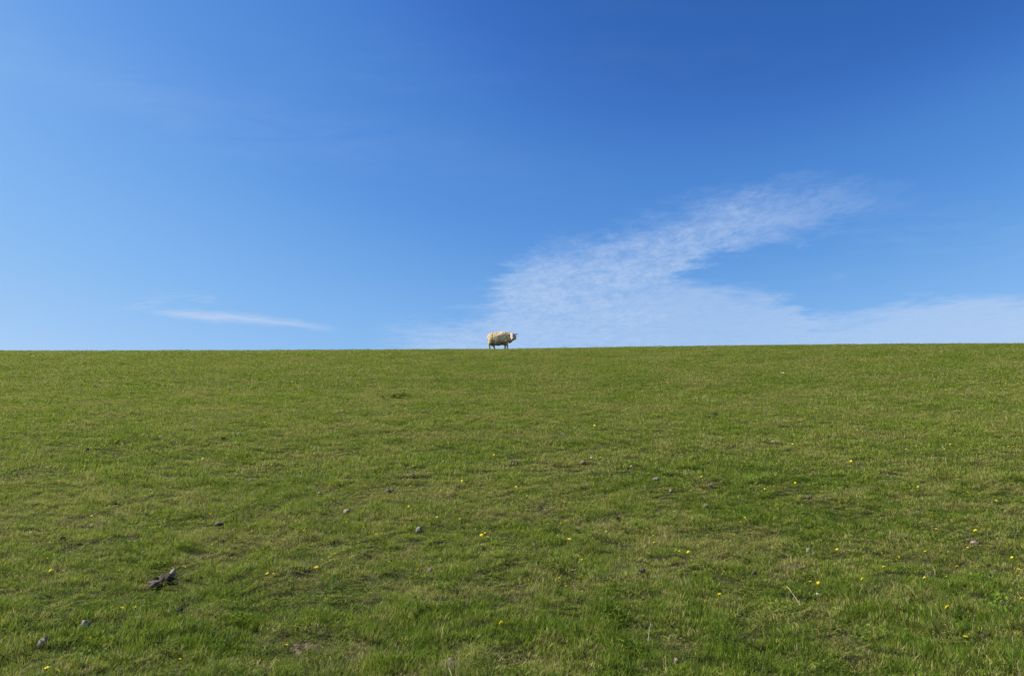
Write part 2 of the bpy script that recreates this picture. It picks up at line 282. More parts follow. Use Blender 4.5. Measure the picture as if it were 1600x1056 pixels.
# ------------------------------------------------------------------ objects on the slope: where they lie
FLOWERS = [   # x, y, size factor, label
  (-1.479, 4.793, 1.12, 'yellow flower next to the brown bare patch at the bottom left of centre'),
  (-1.649, 6.008, 1.12, 'third from left of five yellow flowers low on the slope left of centre'),
  (-1.996, 5.844, 0.74, 'leftmost of five yellow flowers low on the slope left of centre'),
  (-1.925, 5.806, 0.74, 'second from left of five yellow flowers low on the slope left of centre'),
  (-1.308, 6.829, 0.74, 'sixth from left of ten yellow flowers below mid slope left of centre'),
  (-1.255, 6.809, 0.74, 'seventh from left of ten yellow flowers below mid slope left of centre'),
  (-1.125, 7.541, 0.74, 'ninth from left of ten yellow flowers below mid slope left of centre'),
  (-1.071, 7.541, 0.74, 'leftmost of fourteen yellow flowers below mid slope at the middle'),
  (-0.781, 7.293, 0.74, 'second from left of fourteen yellow flowers below mid slope at the middle'),
  (-0.529, 7.198, 0.74, 'fourth from left of fourteen yellow flowers below mid slope at the middle'),
  (-0.188, 7.645, 0.74, 'fourth from left of eleven yellow flowers at mid slope at the middle'),
  (-0.095, 7.011, 0.74, 'eighth from left of fourteen yellow flowers below mid slope at the middle'),
  (-0.229, 6.671, 1.12, 'seventh from left of fourteen yellow flowers below mid slope at the middle'),
  (-0.313, 6.671, 1.12, 'fifth from left of fourteen yellow flowers below mid slope at the middle'),
  (-0.258, 6.797, 0.74, 'sixth from left of fourteen yellow flowers below mid slope at the middle'),
  (-0.639, 6.625, 0.74, 'third from left of fourteen yellow flowers below mid slope at the middle'),
  (-0.506, 5.899, 0.74, 'second from left of eight yellow flowers low on the slope at the middle'),
  (-0.234, 6.074, 0.74, 'third from left of eight yellow flowers low on the slope at the middle'),
  (-0.071, 5.052, 1.12, 'lone small yellow flower along the bottom edge at the middle'),
  (-1.042, 6.063, 0.74, 'rightmost of the five yellow flowers low on the slope left of centre'),
  (-0.788, 5.960, 0.74, 'leftmost of eight yellow flowers low on the slope at the middle'),
  (-1.501, 7.141, 0.74, 'fifth from left of ten yellow flowers below mid slope left of centre'),
  (-1.474, 6.994, 0.74, 'fourth from left of ten yellow flowers below mid slope left of centre'),
  (-1.671, 7.122, 0.74, 'third from left of ten yellow flowers below mid slope left of centre'),
  (-1.978, 7.801, 0.74, 'right one of two yellow flowers at mid slope left of centre'),
  (-0.989, 6.801, 0.74, 'rightmost of the ten yellow flowers below mid slope left of centre'),
  (-1.557, 6.310, 0.74, 'fourth from left of five yellow flowers low on the slope left of centre'),
  (-1.996, 6.840, 0.74, 'second from left of ten yellow flowers below mid slope left of centre'),
  (-2.656, 7.559, 0.74, 'leftmost of ten yellow flowers below mid slope left of centre'),
  (-1.291, 7.435, 0.74, 'eighth from left of ten yellow flowers below mid slope left of centre'),
  (-4.349, 7.284, 0.74, 'left one of two yellow flowers below mid slope at the far left'),
  (-3.104, 7.232, 0.74, 'yellow flower close above left of the round dark brown stone'),
  (-3.166, 7.426, 0.74, 'faint yellow flower behind another one above the round dark brown stone'),
  (-3.759, 7.067, 0.74, 'right one of two yellow flowers below mid slope at the far left'),
  (-3.806, 5.882, 0.74, 'second from left of three yellow flowers low on the slope at the far left'),
  (-4.063, 6.242, 0.74, 'leftmost of three yellow flowers low on the slope at the far left'),
  (-3.304, 6.023, 0.74, 'rightmost of the three yellow flowers low on the slope at the far left'),
  (-2.827, 5.265, 1.12, 'leftmost of three yellow flowers along the bottom edge at the far left'),
  (-2.700, 5.197, 0.74, 'second from left of three yellow flowers along the bottom edge at the far left'),
  (-2.811, 4.869, 0.74, 'yellow flower just below the pale cracked stone at lower left'),
  (-2.836, 4.482, 0.74, 'yellow flower in long grass just below the pale egg-shaped stone'),
  (-2.711, 4.424, 1.12, 'yellow flower cut by the bottom edge below the pale egg-shaped stone'),
  (-2.082, 4.608, 0.74, 'rightmost of the three yellow flowers along the bottom edge at the far left'),
  (-2.755, 6.021, 0.74, 'yellow flower just right of the tan pebble by the dark clod heap'),
  (0.544, 6.636, 1.12, 'twelfth from left of fourteen yellow flowers below mid slope at the middle'),
  (0.618, 6.105, 0.74, 'rightmost of the eight yellow flowers low on the slope at the middle'),
  (0.132, 5.714, 0.74, 'fifth from left of eight yellow flowers low on the slope at the middle'),
  (0.380, 5.683, 0.74, 'sixth from left of eight yellow flowers low on the slope at the middle'),
  (0.428, 5.542, 0.74, 'seventh from left of eight yellow flowers low on the slope at the middle'),
  (1.077, 6.887, 0.74, 'yellow flower below the small dark clod right of centre'),
  (0.984, 6.887, 0.74, 'rightmost of the fourteen yellow flowers below mid slope at the middle'),
  (1.301, 6.853, 0.74, 'second from left of seven yellow flowers below mid slope right of centre'),
  (1.302, 6.490, 0.74, 'fourth from left of seven yellow flowers below mid slope right of centre'),
  (1.217, 6.471, 0.74, 'leftmost of seven yellow flowers below mid slope right of centre'),
  (1.484, 6.355, 0.74, 'second from left of seven yellow flowers low on the slope right of centre'),
  (1.545, 6.326, 0.74, 'third from left of seven yellow flowers low on the slope right of centre'),
  (1.546, 6.162, 0.74, 'fourth from left of seven yellow flowers low on the slope right of centre'),
  (1.299, 7.706, 0.74, 'third from left of ten yellow flowers at mid slope right of centre'),
  (0.573, 7.673, 0.74, 'eighth from left of eleven yellow flowers at mid slope at the middle'),
  (0.537, 7.057, 0.74, 'eleventh from left of fourteen yellow flowers below mid slope at the middle'),
  (0.486, 7.057, 0.74, 'tenth from left of fourteen yellow flowers below mid slope at the middle'),
  (2.306, 7.517, 0.74, 'yellow flower to the right of the tan clod on the right half'),
  (2.365, 7.183, 0.74, 'rightmost of the seven yellow flowers below mid slope right of centre'),
  (2.296, 7.096, 0.74, 'sixth from left of seven yellow flowers below mid slope right of centre'),
  (2.186, 7.442, 0.74, 'fifth from left of seven yellow flowers below mid slope right of centre'),
  (1.752, 5.914, 1.12, 'fifth from left of seven yellow flowers low on the slope right of centre'),
  (1.595, 5.439, 1.12, 'lone small yellow flower along the bottom edge right of centre'),
  (1.024, 4.890, 1.12, 'yellow flower among tall dry stems at the bottom right of centre'),
  (0.029, 6.447, 0.74, 'ninth from left of fourteen yellow flowers below mid slope at the middle'),
  (0.015, 5.533, 0.74, 'fourth from left of eight yellow flowers low on the slope at the middle'),
  (1.195, 6.307, 0.74, 'leftmost of seven yellow flowers low on the slope right of centre'),
  (1.336, 6.699, 0.74, 'third from left of seven yellow flowers below mid slope right of centre'),
  (0.163, 7.755, 0.74, 'sixth from left of eleven yellow flowers at mid slope at the middle'),
  (0.925, 6.830, 0.74, 'thirteenth from left of fourteen yellow flowers below mid slope at the middle'),
  (2.172, 5.697, 1.12, 'yellow flower with a long bare pale stem lying in the grass beside it'),
  (2.404, 5.771, 1.12, 'sixth from left of seven yellow flowers low on the slope right of centre'),
  (2.414, 5.714, 0.74, 'rightmost of the seven yellow flowers low on the slope right of centre'),
  (2.760, 6.103, 0.74, 'leftmost of thirteen yellow flowers low on the slope at the far right'),
  (2.909, 6.383, 0.74, 'second from left of eight yellow flowers below mid slope at the far right'),
  (2.863, 6.565, 0.74, 'leftmost of eight yellow flowers below mid slope at the far right'),
  (3.581, 7.676, 0.74, 'leftmost of nine yellow flowers at mid slope at the far right'),
  (3.294, 6.357, 0.74, 'third from left of thirteen yellow flowers low on the slope at the far right'),
  (3.116, 6.015, 0.74, 'fourth from left of thirteen yellow flowers low on the slope at the far right'),
  (3.335, 6.160, 0.74, 'fifth from left of thirteen yellow flowers low on the slope at the far right'),
  (3.670, 6.324, 0.74, 'seventh from left of thirteen yellow flowers low on the slope at the far right'),
  (3.333, 5.805, 0.74, 'sixth from left of thirteen yellow flowers low on the slope at the far right'),
  (3.676, 5.927, 1.12, 'ninth from left of thirteen yellow flowers low on the slope at the far right'),
  (3.462, 5.718, 0.74, 'eighth from left of thirteen yellow flowers low on the slope at the far right'),
  (3.218, 5.346, 1.12, 'leftmost of three yellow flowers along the bottom edge at the far right'),
  (3.040, 4.901, 1.12, 'second from left of three yellow flowers along the bottom edge at the far right'),
  (2.774, 5.718, 0.74, 'second from left of thirteen yellow flowers low on the slope at the far right'),
  (4.105, 6.407, 0.74, 'yellow flower beside the flat pinkish stone on the right'),
  (4.379, 6.703, 1.12, 'sixth from left of eight yellow flowers below mid slope at the far right'),
  (4.443, 6.673, 0.74, 'rightmost of the eight yellow flowers below mid slope at the far right'),
  (4.646, 7.333, 0.74, 'fifth from left of eight yellow flowers below mid slope at the far right'),
  (4.839, 7.304, 0.74, 'seventh from left of eight yellow flowers below mid slope at the far right'),
  (4.084, 6.821, 0.74, 'fourth from left of eight yellow flowers below mid slope at the far right'),
  (5.294, 7.682, 0.74, 'rightmost of the nine yellow flowers at mid slope at the far right'),
  (4.066, 6.034, 0.74, 'tenth from left of thirteen yellow flowers low on the slope at the far right'),
  (4.307, 6.157, 0.74, 'eleventh from left of thirteen yellow flowers low on the slope at the far right'),
  (4.176, 5.888, 1.12, 'rightmost of the thirteen yellow flowers low on the slope at the far right'),
  (3.997, 5.694, 0.74, 'twelfth from left of thirteen yellow flowers low on the slope at the far right'),
  (3.841, 5.436, 1.12, 'rightmost of the three yellow flowers along the bottom edge at the far right'),
  (4.336, 7.264, 0.74, 'third from left of eight yellow flowers below mid slope at the far right'),
  (-6.356, 9.307, 0.74, 'leftmost of seven yellow flowers at mid slope at the far left'),
  (-7.602, 11.382, 1.05, 'second from left of eight yellow flowers on the upper slope at the far left'),
  (-7.222, 10.941, 1.05, 'third from left of eight yellow flowers on the upper slope at the far left'),
  (-4.397, 9.179, 0.74, 'rightmost of the seven yellow flowers at mid slope at the far left'),
  (-4.002, 8.233, 0.74, 'sixth from left of seven yellow flowers at mid slope at the far left'),
  (-4.365, 9.779, 1.05, 'rightmost of the eight yellow flowers on the upper slope at the far left'),
  (-5.029, 9.131, 0.74, 'fourth from left of seven yellow flowers at mid slope at the far left'),
  (-4.272, 8.248, 0.74, 'fifth from left of seven yellow flowers at mid slope at the far left'),
  (-5.855, 9.982, 1.05, 'fifth from left of eight yellow flowers on the upper slope at the far left'),
  (-5.951, 9.705, 1.05, 'fourth from left of eight yellow flowers on the upper slope at the far left'),
  (-6.129, 9.415, 0.74, 'third from left of seven yellow flowers at mid slope at the far left'),
  (-8.079, 10.931, 1.05, 'leftmost of eight yellow flowers on the upper slope at the far left'),
  (-6.221, 10.818, 1.05, 'seventh from left of eight yellow flowers on the upper slope at the far left'),
  (-7.823, 13.330, 1.05, 'sixth from left of eight yellow flowers on the upper slope at the far left'),
  (-6.134, 9.350, 0.74, 'second from left of seven yellow flowers at mid slope at the far left'),
  (-1.159, 8.648, 0.74, 'yellow flower at the lower right of the dark brown earth clod'),
  (-1.307, 9.204, 0.74, 'yellow flower just above the dark brown earth clod left of centre'),
  (-1.345, 8.712, 0.74, 'yellow flower touching the left end of the dark brown earth clod'),
  (-0.624, 9.041, 0.74, 'second from left of eleven yellow flowers at mid slope at the middle'),
  (-0.610, 8.520, 0.74, 'leftmost of eleven yellow flowers at mid slope at the middle'),
  (-0.464, 8.055, 0.74, 'third from left of eleven yellow flowers at mid slope at the middle'),
  (-2.067, 7.916, 0.74, 'left one of two yellow flowers at mid slope left of centre'),
  (-1.212, 8.366, 0.74, 'yellow flower just below the dark brown earth clod left of centre'),
  (-3.264, 10.018, 1.05, 'second from left of five yellow flowers on the upper slope left of centre'),
  (-2.955, 9.919, 1.05, 'third from left of five yellow flowers on the upper slope left of centre'),
  (-1.979, 10.460, 1.05, 'rightmost of the five yellow flowers on the upper slope left of centre'),
  (-0.265, 9.891, 1.05, 'third from left of eight yellow flowers on the upper slope at the middle'),
  (-2.873, 18.601, 1.05, 'yellow flower high on the slope above the dark green rosette'),
  (-1.330, 15.024, 1.05, 'lone small yellow flower high under the crest at the middle'),
  (-3.319, 12.537, 1.05, 'fourth from left of five yellow flowers on the upper slope left of centre'),
  (-1.529, 11.329, 1.05, 'second from left of eight yellow flowers on the upper slope at the middle'),
  (-1.612, 11.836, 1.05, 'leftmost of eight yellow flowers on the upper slope at the middle'),
  (-3.507, 9.610, 1.05, 'leftmost of five yellow flowers on the upper slope left of centre'),
  (1.433, 11.900, 1.05, 'sixth from left of eight yellow flowers on the upper slope at the middle'),
  (1.533, 13.190, 1.05, 'fifth from left of eight yellow flowers on the upper slope at the middle'),
  (1.605, 12.978, 1.05, 'seventh from left of eight yellow flowers on the upper slope at the middle'),
  (2.242, 11.943, 1.05, 'leftmost of eight yellow flowers on the upper slope right of centre'),
  (2.070, 10.326, 1.05, 'third from left of eight yellow flowers on the upper slope right of centre'),
  (1.027, 11.150, 1.05, 'fourth from left of eight yellow flowers on the upper slope at the middle'),
  (1.248, 9.581, 1.05, 'rightmost of the eight yellow flowers on the upper slope at the middle'),
  (1.523, 9.379, 0.74, 'leftmost of ten yellow flowers at mid slope right of centre'),
  (1.573, 8.821, 0.74, 'fourth from left of ten yellow flowers at mid slope right of centre'),
  (1.407, 8.610, 0.74, 'second from left of ten yellow flowers at mid slope right of centre'),
  (0.976, 8.513, 0.74, 'ninth from left of eleven yellow flowers at mid slope at the middle'),
  (1.752, 8.214, 0.74, 'fifth from left of ten yellow flowers at mid slope right of centre'),
  (2.342, 8.614, 0.74, 'seventh from left of ten yellow flowers at mid slope right of centre'),
  (2.215, 8.442, 0.74, 'sixth from left of ten yellow flowers at mid slope right of centre'),
  (3.369, 13.792, 1.05, 'leftmost of five yellow flowers high under the crest right of centre'),
  (3.575, 14.344, 1.05, 'second from left of five yellow flowers high under the crest right of centre'),
  (2.957, 12.735, 1.05, 'fifth from left of eight yellow flowers on the upper slope right of centre'),
  (5.517, 17.447, 1.05, 'third from left of five yellow flowers high under the crest right of centre'),
  (5.785, 16.718, 1.05, 'rightmost of the five yellow flowers high under the crest right of centre'),
  (4.568, 14.535, 1.05, 'fourth from left of five yellow flowers high under the crest right of centre'),
  (3.790, 11.269, 1.05, 'sixth from left of eight yellow flowers on the upper slope right of centre'),
  (4.805, 13.202, 1.05, 'seventh from left of eight yellow flowers on the upper slope right of centre'),
  (1.898, 9.596, 1.05, 'second from left of eight yellow flowers on the upper slope right of centre'),
  (2.228, 9.753, 1.05, 'fourth from left of eight yellow flowers on the upper slope right of centre'),
  (2.761, 8.152, 0.74, 'eighth from left of ten yellow flowers at mid slope right of centre'),
  (2.940, 8.152, 0.74, 'ninth from left of ten yellow flowers at mid slope right of centre'),
  (0.052, 8.180, 0.74, 'fifth from left of eleven yellow flowers at mid slope at the middle'),
  (0.580, 8.030, 0.74, 'seventh from left of eleven yellow flowers at mid slope at the middle'),
  (1.125, 7.940, 0.74, 'rightmost of the eleven yellow flowers at mid slope at the middle'),
  (1.103, 7.846, 0.74, 'tenth from left of eleven yellow flowers at mid slope at the middle'),
  (4.769, 19.104, 1.05, 'yellow flower nearest below the crest right of the sheep'),
  (5.272, 11.557, 1.05, 'leftmost of fourteen yellow flowers on the upper slope at the far right'),
  (5.040, 10.013, 1.05, 'fourth from left of fourteen yellow flowers on the upper slope at the far right'),
  (5.640, 9.867, 1.05, 'sixth from left of fourteen yellow flowers on the upper slope at the far right'),
  (6.382, 10.984, 1.05, 'seventh from left of fourteen yellow flowers on the upper slope at the far right'),
  (4.553, 9.319, 1.05, 'third from left of fourteen yellow flowers on the upper slope at the far right'),
  (6.173, 9.857, 1.05, 'ninth from left of fourteen yellow flowers on the upper slope at the far right'),
  (5.819, 9.519, 1.05, 'eighth from left of fourteen yellow flowers on the upper slope at the far right'),
  (6.617, 10.272, 1.05, 'eleventh from left of fourteen yellow flowers on the upper slope at the far right'),
  (6.464, 10.183, 1.05, 'tenth from left of fourteen yellow flowers on the upper slope at the far right'),
  (7.231, 10.051, 1.05, 'thirteenth from left of fourteen yellow flowers on the upper slope at the far right'),
  (7.332, 10.061, 1.05, 'rightmost of the fourteen yellow flowers on the upper slope at the far right'),
  (6.592, 9.483, 1.05, 'twelfth from left of fourteen yellow flowers on the upper slope at the far right'),
  (4.483, 8.344, 0.74, 'third from left of nine yellow flowers at mid slope at the far right'),
  (4.752, 8.209, 0.74, 'fourth from left of nine yellow flowers at mid slope at the far right'),
  (5.083, 8.072, 0.74, 'fifth from left of nine yellow flowers at mid slope at the far right'),
  (5.316, 8.209, 0.74, 'seventh from left of nine yellow flowers at mid slope at the far right'),
  (5.168, 7.921, 0.74, 'eighth from left of nine yellow flowers at mid slope at the far right'),
  (5.355, 8.409, 0.74, 'sixth from left of nine yellow flowers at mid slope at the far right'),
  (3.414, 8.423, 0.74, 'rightmost of the ten yellow flowers at mid slope right of centre'),
  (3.763, 7.834, 0.74, 'second from left of nine yellow flowers at mid slope at the far right'),
  (6.666, 13.377, 1.05, 'leftmost of seven yellow flowers high under the crest at the far right'),
  (6.325, 12.903, 1.05, 'second from left of fourteen yellow flowers on the upper slope at the far right'),
  (11.403, 17.750, 1.05, 'third from left of seven yellow flowers high under the crest at the far right'),
  (11.956, 16.381, 1.05, 'fifth from left of seven yellow flowers high under the crest at the far right'),
  (10.526, 14.392, 1.05, 'sixth from left of seven yellow flowers high under the crest at the far right'),
  (6.126, 11.754, 1.05, 'fifth from left of fourteen yellow flowers on the upper slope at the far right'),
  (9.726, 18.837, 1.05, 'second from left of seven yellow flowers high under the crest at the far right'),
  (12.291, 17.720, 1.05, 'fourth from left of seven yellow flowers high under the crest at the far right'),
  (13.261, 17.582, 1.05, 'rightmost of the seven yellow flowers high under the crest at the far right'),
  (4.172, 10.266, 1.05, 'rightmost of the eight yellow flowers on the upper slope right of centre'),
]
LUMPS = [   # kind, x, y, width, height, colour, label, category
  ('stone', -3.197, 4.977, 0.062, 0.068, 'pale', 'pale grey egg-shaped stone standing upright at the bottom left', 'stone'),
  ('stone', -3.064, 5.225, 0.069, 0.045, 'pale', 'pale cracked flat stone above a yellow flower at lower left', 'stone'),
  ('stone', -2.950, 5.955, 0.105, 0.060, 'brown', 'elongated grey-brown stone, front one of the clod heap', 'stone'),
  ('stone', -2.992, 6.030, 0.053, 0.039, 'dark', 'small dark stone tucked behind the elongated grey-brown one', 'stone'),
  ('clod', -2.880, 6.018, 0.112, 0.066, 'dark', 'largest dark earth clod of the heap at lower left', 'clod'),
  ('stone', -2.907, 6.143, 0.054, 0.050, 'tan', 'small tan pebble at the upper right end of the clod heap', 'pebble'),
  ('stone', -3.029, 7.319, 0.070, 0.052, 'brown', 'round dark brown stone on the lower left slope', 'stone'),
  ('clod', -2.520, 5.500, 0.048, 0.040, 'dark', 'dark earth clod below the clod heap at lower left', 'clod'),
  ('stone', -2.362, 5.042, 0.029, 0.032, 'pale', 'thin pale stone chip in long grass left of centre bottom', 'stone chip'),
  ('clod', -4.422, 6.976, 0.058, 0.047, 'dark', 'small black clod alone on the far left lower slope', 'clod'),
  ('stone', -6.534, 10.606, 0.087, 0.061, 'dark', 'dark blue-grey stone on the upper left slope', 'stone'),
  ('stone', -1.807, 7.734, 0.077, 0.052, 'tan', 'lumpy pale brown stone left of centre on the lower slope', 'stone'),
  ('stone', -0.945, 7.207, 0.071, 0.054, 'pale', 'whitish stone among yellow flowers left of centre', 'stone'),
  ('stone', -0.707, 6.181, 0.044, 0.036, 'grey', 'small grey stone in short grass below the whitish one', 'stone'),
  ('dung', 0.045, 9.853, 0.131, 0.057, 'dark', 'dark sheep dropping with pale crust in the middle of the slope', 'sheep dropping'),
  ('dung', -1.495, 8.466, 0.129, 0.057, 'brown', 'brown sheep dropping with pale left edge left of centre', 'sheep dropping'),
  ('clod', -1.324, 9.059, 0.121, 0.045, 'brown', 'dark brown earth clod ringed by four yellow flowers', 'clod'),
  ('clod', -2.145, 9.051, 0.049, 0.031, 'dark', 'small dark clod above the tan lumpy stone', 'clod'),
  ('stone', 1.167, 10.103, 0.054, 0.042, 'white', 'small white stone right of the tan lump in the middle', 'stone'),
  ('stone', 1.011, 9.873, 0.088, 0.049, 'tan', 'low tan stone just left of the small white stone', 'stone'),
  ('stone', 1.660, 9.631, 0.043, 0.032, 'white', 'tiny white pebble beside a small dark clod', 'pebble'),
  ('clod', 1.593, 9.555, 0.051, 0.032, 'dark', 'tiny dark clod touching the white pebble', 'clod'),
  ('stone', 1.835, 8.884, 0.080, 0.052, 'grey', 'two-coloured grey stone lying right of centre', 'stone'),
  ('stone', 2.467, 8.654, 0.071, 0.037, 'pale', 'flat pale stone in short grass on the right middle slope', 'stone'),
  ('stone', 1.911, 8.422, 0.046, 0.036, 'grey', 'small rounded grey stone below the two-coloured grey one', 'stone'),
  ('stone', 2.182, 7.906, 0.065, 0.041, 'tan', 'tan stone left of a bright yellow flower', 'stone'),
  ('clod', 1.125, 7.510, 0.047, 0.031, 'dark', 'small dark clod above a yellow flower right of centre', 'clod'),
  ('dung', 1.106, 6.100, 0.082, 0.051, 'black', 'black glossy sheep droppings in a patch of low grass', 'sheep dropping'),
  ('stone', 2.761, 6.635, 0.044, 0.041, 'pale', 'pale pointed stone on the right above the bare patch', 'stone'),
  ('stone', 2.773, 6.556, 0.025, 0.018, 'white', 'tiny white pebble right of the pale pointed stone', 'pebble'),
  ('stone', 4.372, 6.713, 0.070, 0.033, 'pink', 'flat pinkish stone near the right edge', 'stone'),
  ('clod', 3.461, 8.153, 0.062, 0.051, 'brown', 'brown clod on the right middle slope', 'clod'),
  ('stone', -16.621, 26.084, 0.190, 0.076, 'tan', 'pale tan lump just under the crest at upper left', 'stone'),  # a pale scrap in the grass, built with the stone mesh
  ('stone', -10.260, 20.406, 0.161, 0.075, 'dark', 'dark low stone high on the upper left slope', 'stone'),
  ('clod', -9.066, 16.192, 0.114, 0.061, 'dark', 'dark clod below the dark low stone at upper left', 'clod'),
  ('clod', -8.816, 14.844, 0.136, 0.057, 'dark', 'low dark green-brown clod on the far upper left', 'clod'),
  ('stone', -10.146, 14.951, 0.095, 0.059, 'grey', 'grey stone on the far left below the crest', 'stone'),
  ('clod', -1.757, 13.780, 0.123, 0.057, 'black', 'blackish clod below right of the dark green rosette', 'clod'),
  ('stone', -5.978, 12.868, 0.062, 0.047, 'pale', 'small pale stone left of the white one on upper slope', 'stone'),
  ('stone', -6.521, 12.223, 0.061, 0.046, 'pale', 'pale pebble on the upper left slope', 'pebble'),
  ('stone', -4.672, 11.749, 0.056, 0.042, 'white', 'bright white pebble on the upper left slope', 'pebble'),
  ('clod', -4.761, 11.354, 0.054, 0.041, 'dark', 'tiny dark clod left of the bright white pebble', 'clod'),
  ('stone', 0.689, 14.129, 0.063, 0.047, 'dark', 'tiny dark grey stone in the middle under the sheep', 'stone'),
  ('stone', 0.534, 6.223, 0.050, 0.021, 'pink', 'flat pink-grey stone in the withered grass right of centre', 'stone'),
  ('clod', 2.066, 6.122, 0.040, 0.027, 'dark', 'dark clod at lower right of a yellow flower', 'clod'),
  ('clod', -4.541, 8.073, 0.065, 0.030, 'dark', 'small dark clod on the left middle slope', 'clod'),
  ('stone', -4.327, 8.699, 0.051, 0.032, 'pale', 'pale flat pebble on the left middle slope', 'pebble'),
  ('stone', -2.320, 8.429, 0.046, 0.029, 'pale', 'pale pebble beside a yellow flower left of centre', 'pebble'),
  ('stone', 0.367, 9.943, 0.044, 0.033, 'tan', 'small tan pebble right of the crusted dropping', 'pebble'),
  ('stone', 2.451, 5.791, 0.022, 0.021, 'white', 'white petal, shaped as a pebble, below two yellow flowers on the right', 'pebble'),  # a fallen petal, built with the pebble mesh
  ('clod', 1.075, 4.806, 0.026, 0.037, 'pink', 'small pinkish clod in long grass at the bottom right of centre', 'clod'),
]
ROSETTES = [(-2.749, 15.78), (-2.919, 15.511), (-2.58, 15.926)]
THISTLE = (2.888, 5.224)
SOIL_SPOTS = [(2.521, 6.361, 0.07), (-1.401, 4.982, 0.075), (-0.407, 4.735, 0.06), (1.113, 6.145, 0.05)]
SHEEP_X = -0.538
STALK = (2.224, 5.836, 2.207, 5.538)
STICKS = [(4.047, 10.775, 4.155, 10.795), (0.804, 11.534, 0.905, 11.582), (-3.33, 8.799, -3.287, 8.896), (7.749, 19.452, 7.742, 19.123), (0.929, 4.994, 1.006, 5.256)]

# ------------------------------------------------------------------ ground
def mesh_from_grid(xs, ys, Z):
    nx, ny = len(xs), len(ys); X, Y = np.meshgrid(xs, ys)
    co = np.stack([X.ravel(), Y.ravel(), Z.ravel()], 1)
    i = np.arange(ny-1)[:, None]*nx+np.arange(nx-1)[None]; i = i.ravel()
    return poly_mesh('ground', co, np.stack([i, i+1, i+1+nx, i+nx], 1))
def poly_mesh(name, co, f, smooth=True, attrs=None):
    co = np.asarray(co, np.float32); f = np.asarray(f, np.int32)
    me = bpy.data.meshes.new(name); me.vertices.add(len(co)); me.vertices.foreach_set('co', co.ravel())
    me.loops.add(f.size); me.loops.foreach_set('vertex_index', f.ravel())
    me.polygons.add(len(f)); me.polygons.foreach_set('loop_start', np.arange(len(f), dtype=np.int32)*f.shape[1])
    me.update(calc_edges=True)
    if smooth: me.shade_smooth()
    for k, v in (attrs or {}).items():
        a = me.attributes.new(k, 'FLOAT', 'POINT'); a.data.foreach_set('value', np.asarray(v, np.float32))
    return me
xs = np.concatenate([-np.geomspace(2500, 34, 26), np.arange(-33.75, 34, .22), np.geomspace(34, 2500, 26)])
ys = np.concatenate([-np.geomspace(2500, 6, 22), np.arange(-5.8, 36, .13), np.geomspace(36, 2500, 26)])
X, Y = np.meshgrid(xs, ys)
ground = obj('ground', mesh_from_grid(xs, ys, height(X, Y)-.012), m_soil); ground['kind'] = 'structure'

# ------------------------------------------------------------------ grass
def tuft_mesh(name, n, rad, hmin, hmax, wid, lean, seed, segs=2, flat=0., bend=.6, mat=None):
    """n bent blades rooted inside a circle, with per-blade tone and luck"""
    r = np.random.default_rng(seed)
    co = []; fa = []; tone = []; luck = []; along = []
    for k in range(n):
        a = r.uniform(0, 2*math.pi); d = rad*math.sqrt(r.uniform()); bx, by = d*math.cos(a), d*math.sin(a)
        L = r.uniform(hmin, hmax)*(1-.35*(d/rad)); az = r.uniform(0, 2*math.pi)
        tilt = abs(r.normal(0, lean)) + (flat if r.uniform() < .5 else 0); w = wid*r.uniform(.6, 1.3)
        dirx, diry = math.cos(az), math.sin(az); px, py = -diry, dirx
        tw = r.uniform(-.8, .8); px, py = px*math.cos(tw)-py*math.sin(tw), px*math.sin(tw)+py*math.cos(tw)
        x, y, z = bx, by, -.012; base = len(co); tn = r.uniform(); lk = r.uniform(); th = min(tilt, 1.45)
        for s in range(segs+1):
            u = s/segs; ww = w*(1-.25*u) if s < segs else w*.12
            co += [(x-px*ww, y-py*ww, z), (x+px*ww, y+py*ww, z)]
            tone += [tn]*2; luck += [lk]*2; along += [u]*2
            st = (L+.012)/segs; x += dirx*math.sin(th)*st; y += diry*math.sin(th)*st; z += math.cos(th)*st
            th = min(th+bend*r.uniform(.5, 1.3), 1.75)
        for s in range(segs):
            q = base+2*s; fa.append((q, q+1, q+3, q+2))
    me = poly_mesh(name, co, fa, True, {'tone': tone, 'luck': luck, 'along': along}); me.materials.append(mat); return me
def leaf_mesh(name, n, rad, size, hmax, seed, mat):
    """low broad leaves (clover, young dock)"""
    r = np.random.default_rng(seed); co = []; fa = []; tone = []
    for k in range(n):
        a = r.uniform(0, 6.283); d = rad*math.sqrt(r.uniform()); c = Vector((d*math.cos(a), d*math.sin(a), r.uniform(.012, hmax)))
        q = Euler((r.normal(0, .35), r.normal(0, .35), r.uniform(0, 6.28))).to_matrix(); s = size*r.uniform(.6, 1.3); b = len(co); tn = r.uniform()
        for (u, v, w) in ((-.5, 0, 0), (-.1, -.42, .12), (.5, -.15, .02), (.5, .15, .02), (-.1, .42, .12)):
            co.append(c + q @ Vector((u*s, v*s, w*s))); tone.append(tn)
        fa += [(b, b+1, b+2, b+3), (b, b+3, b+4, b)]
    fa = [f for f in fa]
    tri = []
    for f in fa:
        tri += [f[:3], (f[0], f[2], f[3])] if len(set(f)) == 4 else [f[:3]]
    me = poly_mesh(name, co, tri, False, {'tone': tone, 'luck': [.99]*len(co), 'along': [1.]*len(co)}); me.materials.append(mat); return me

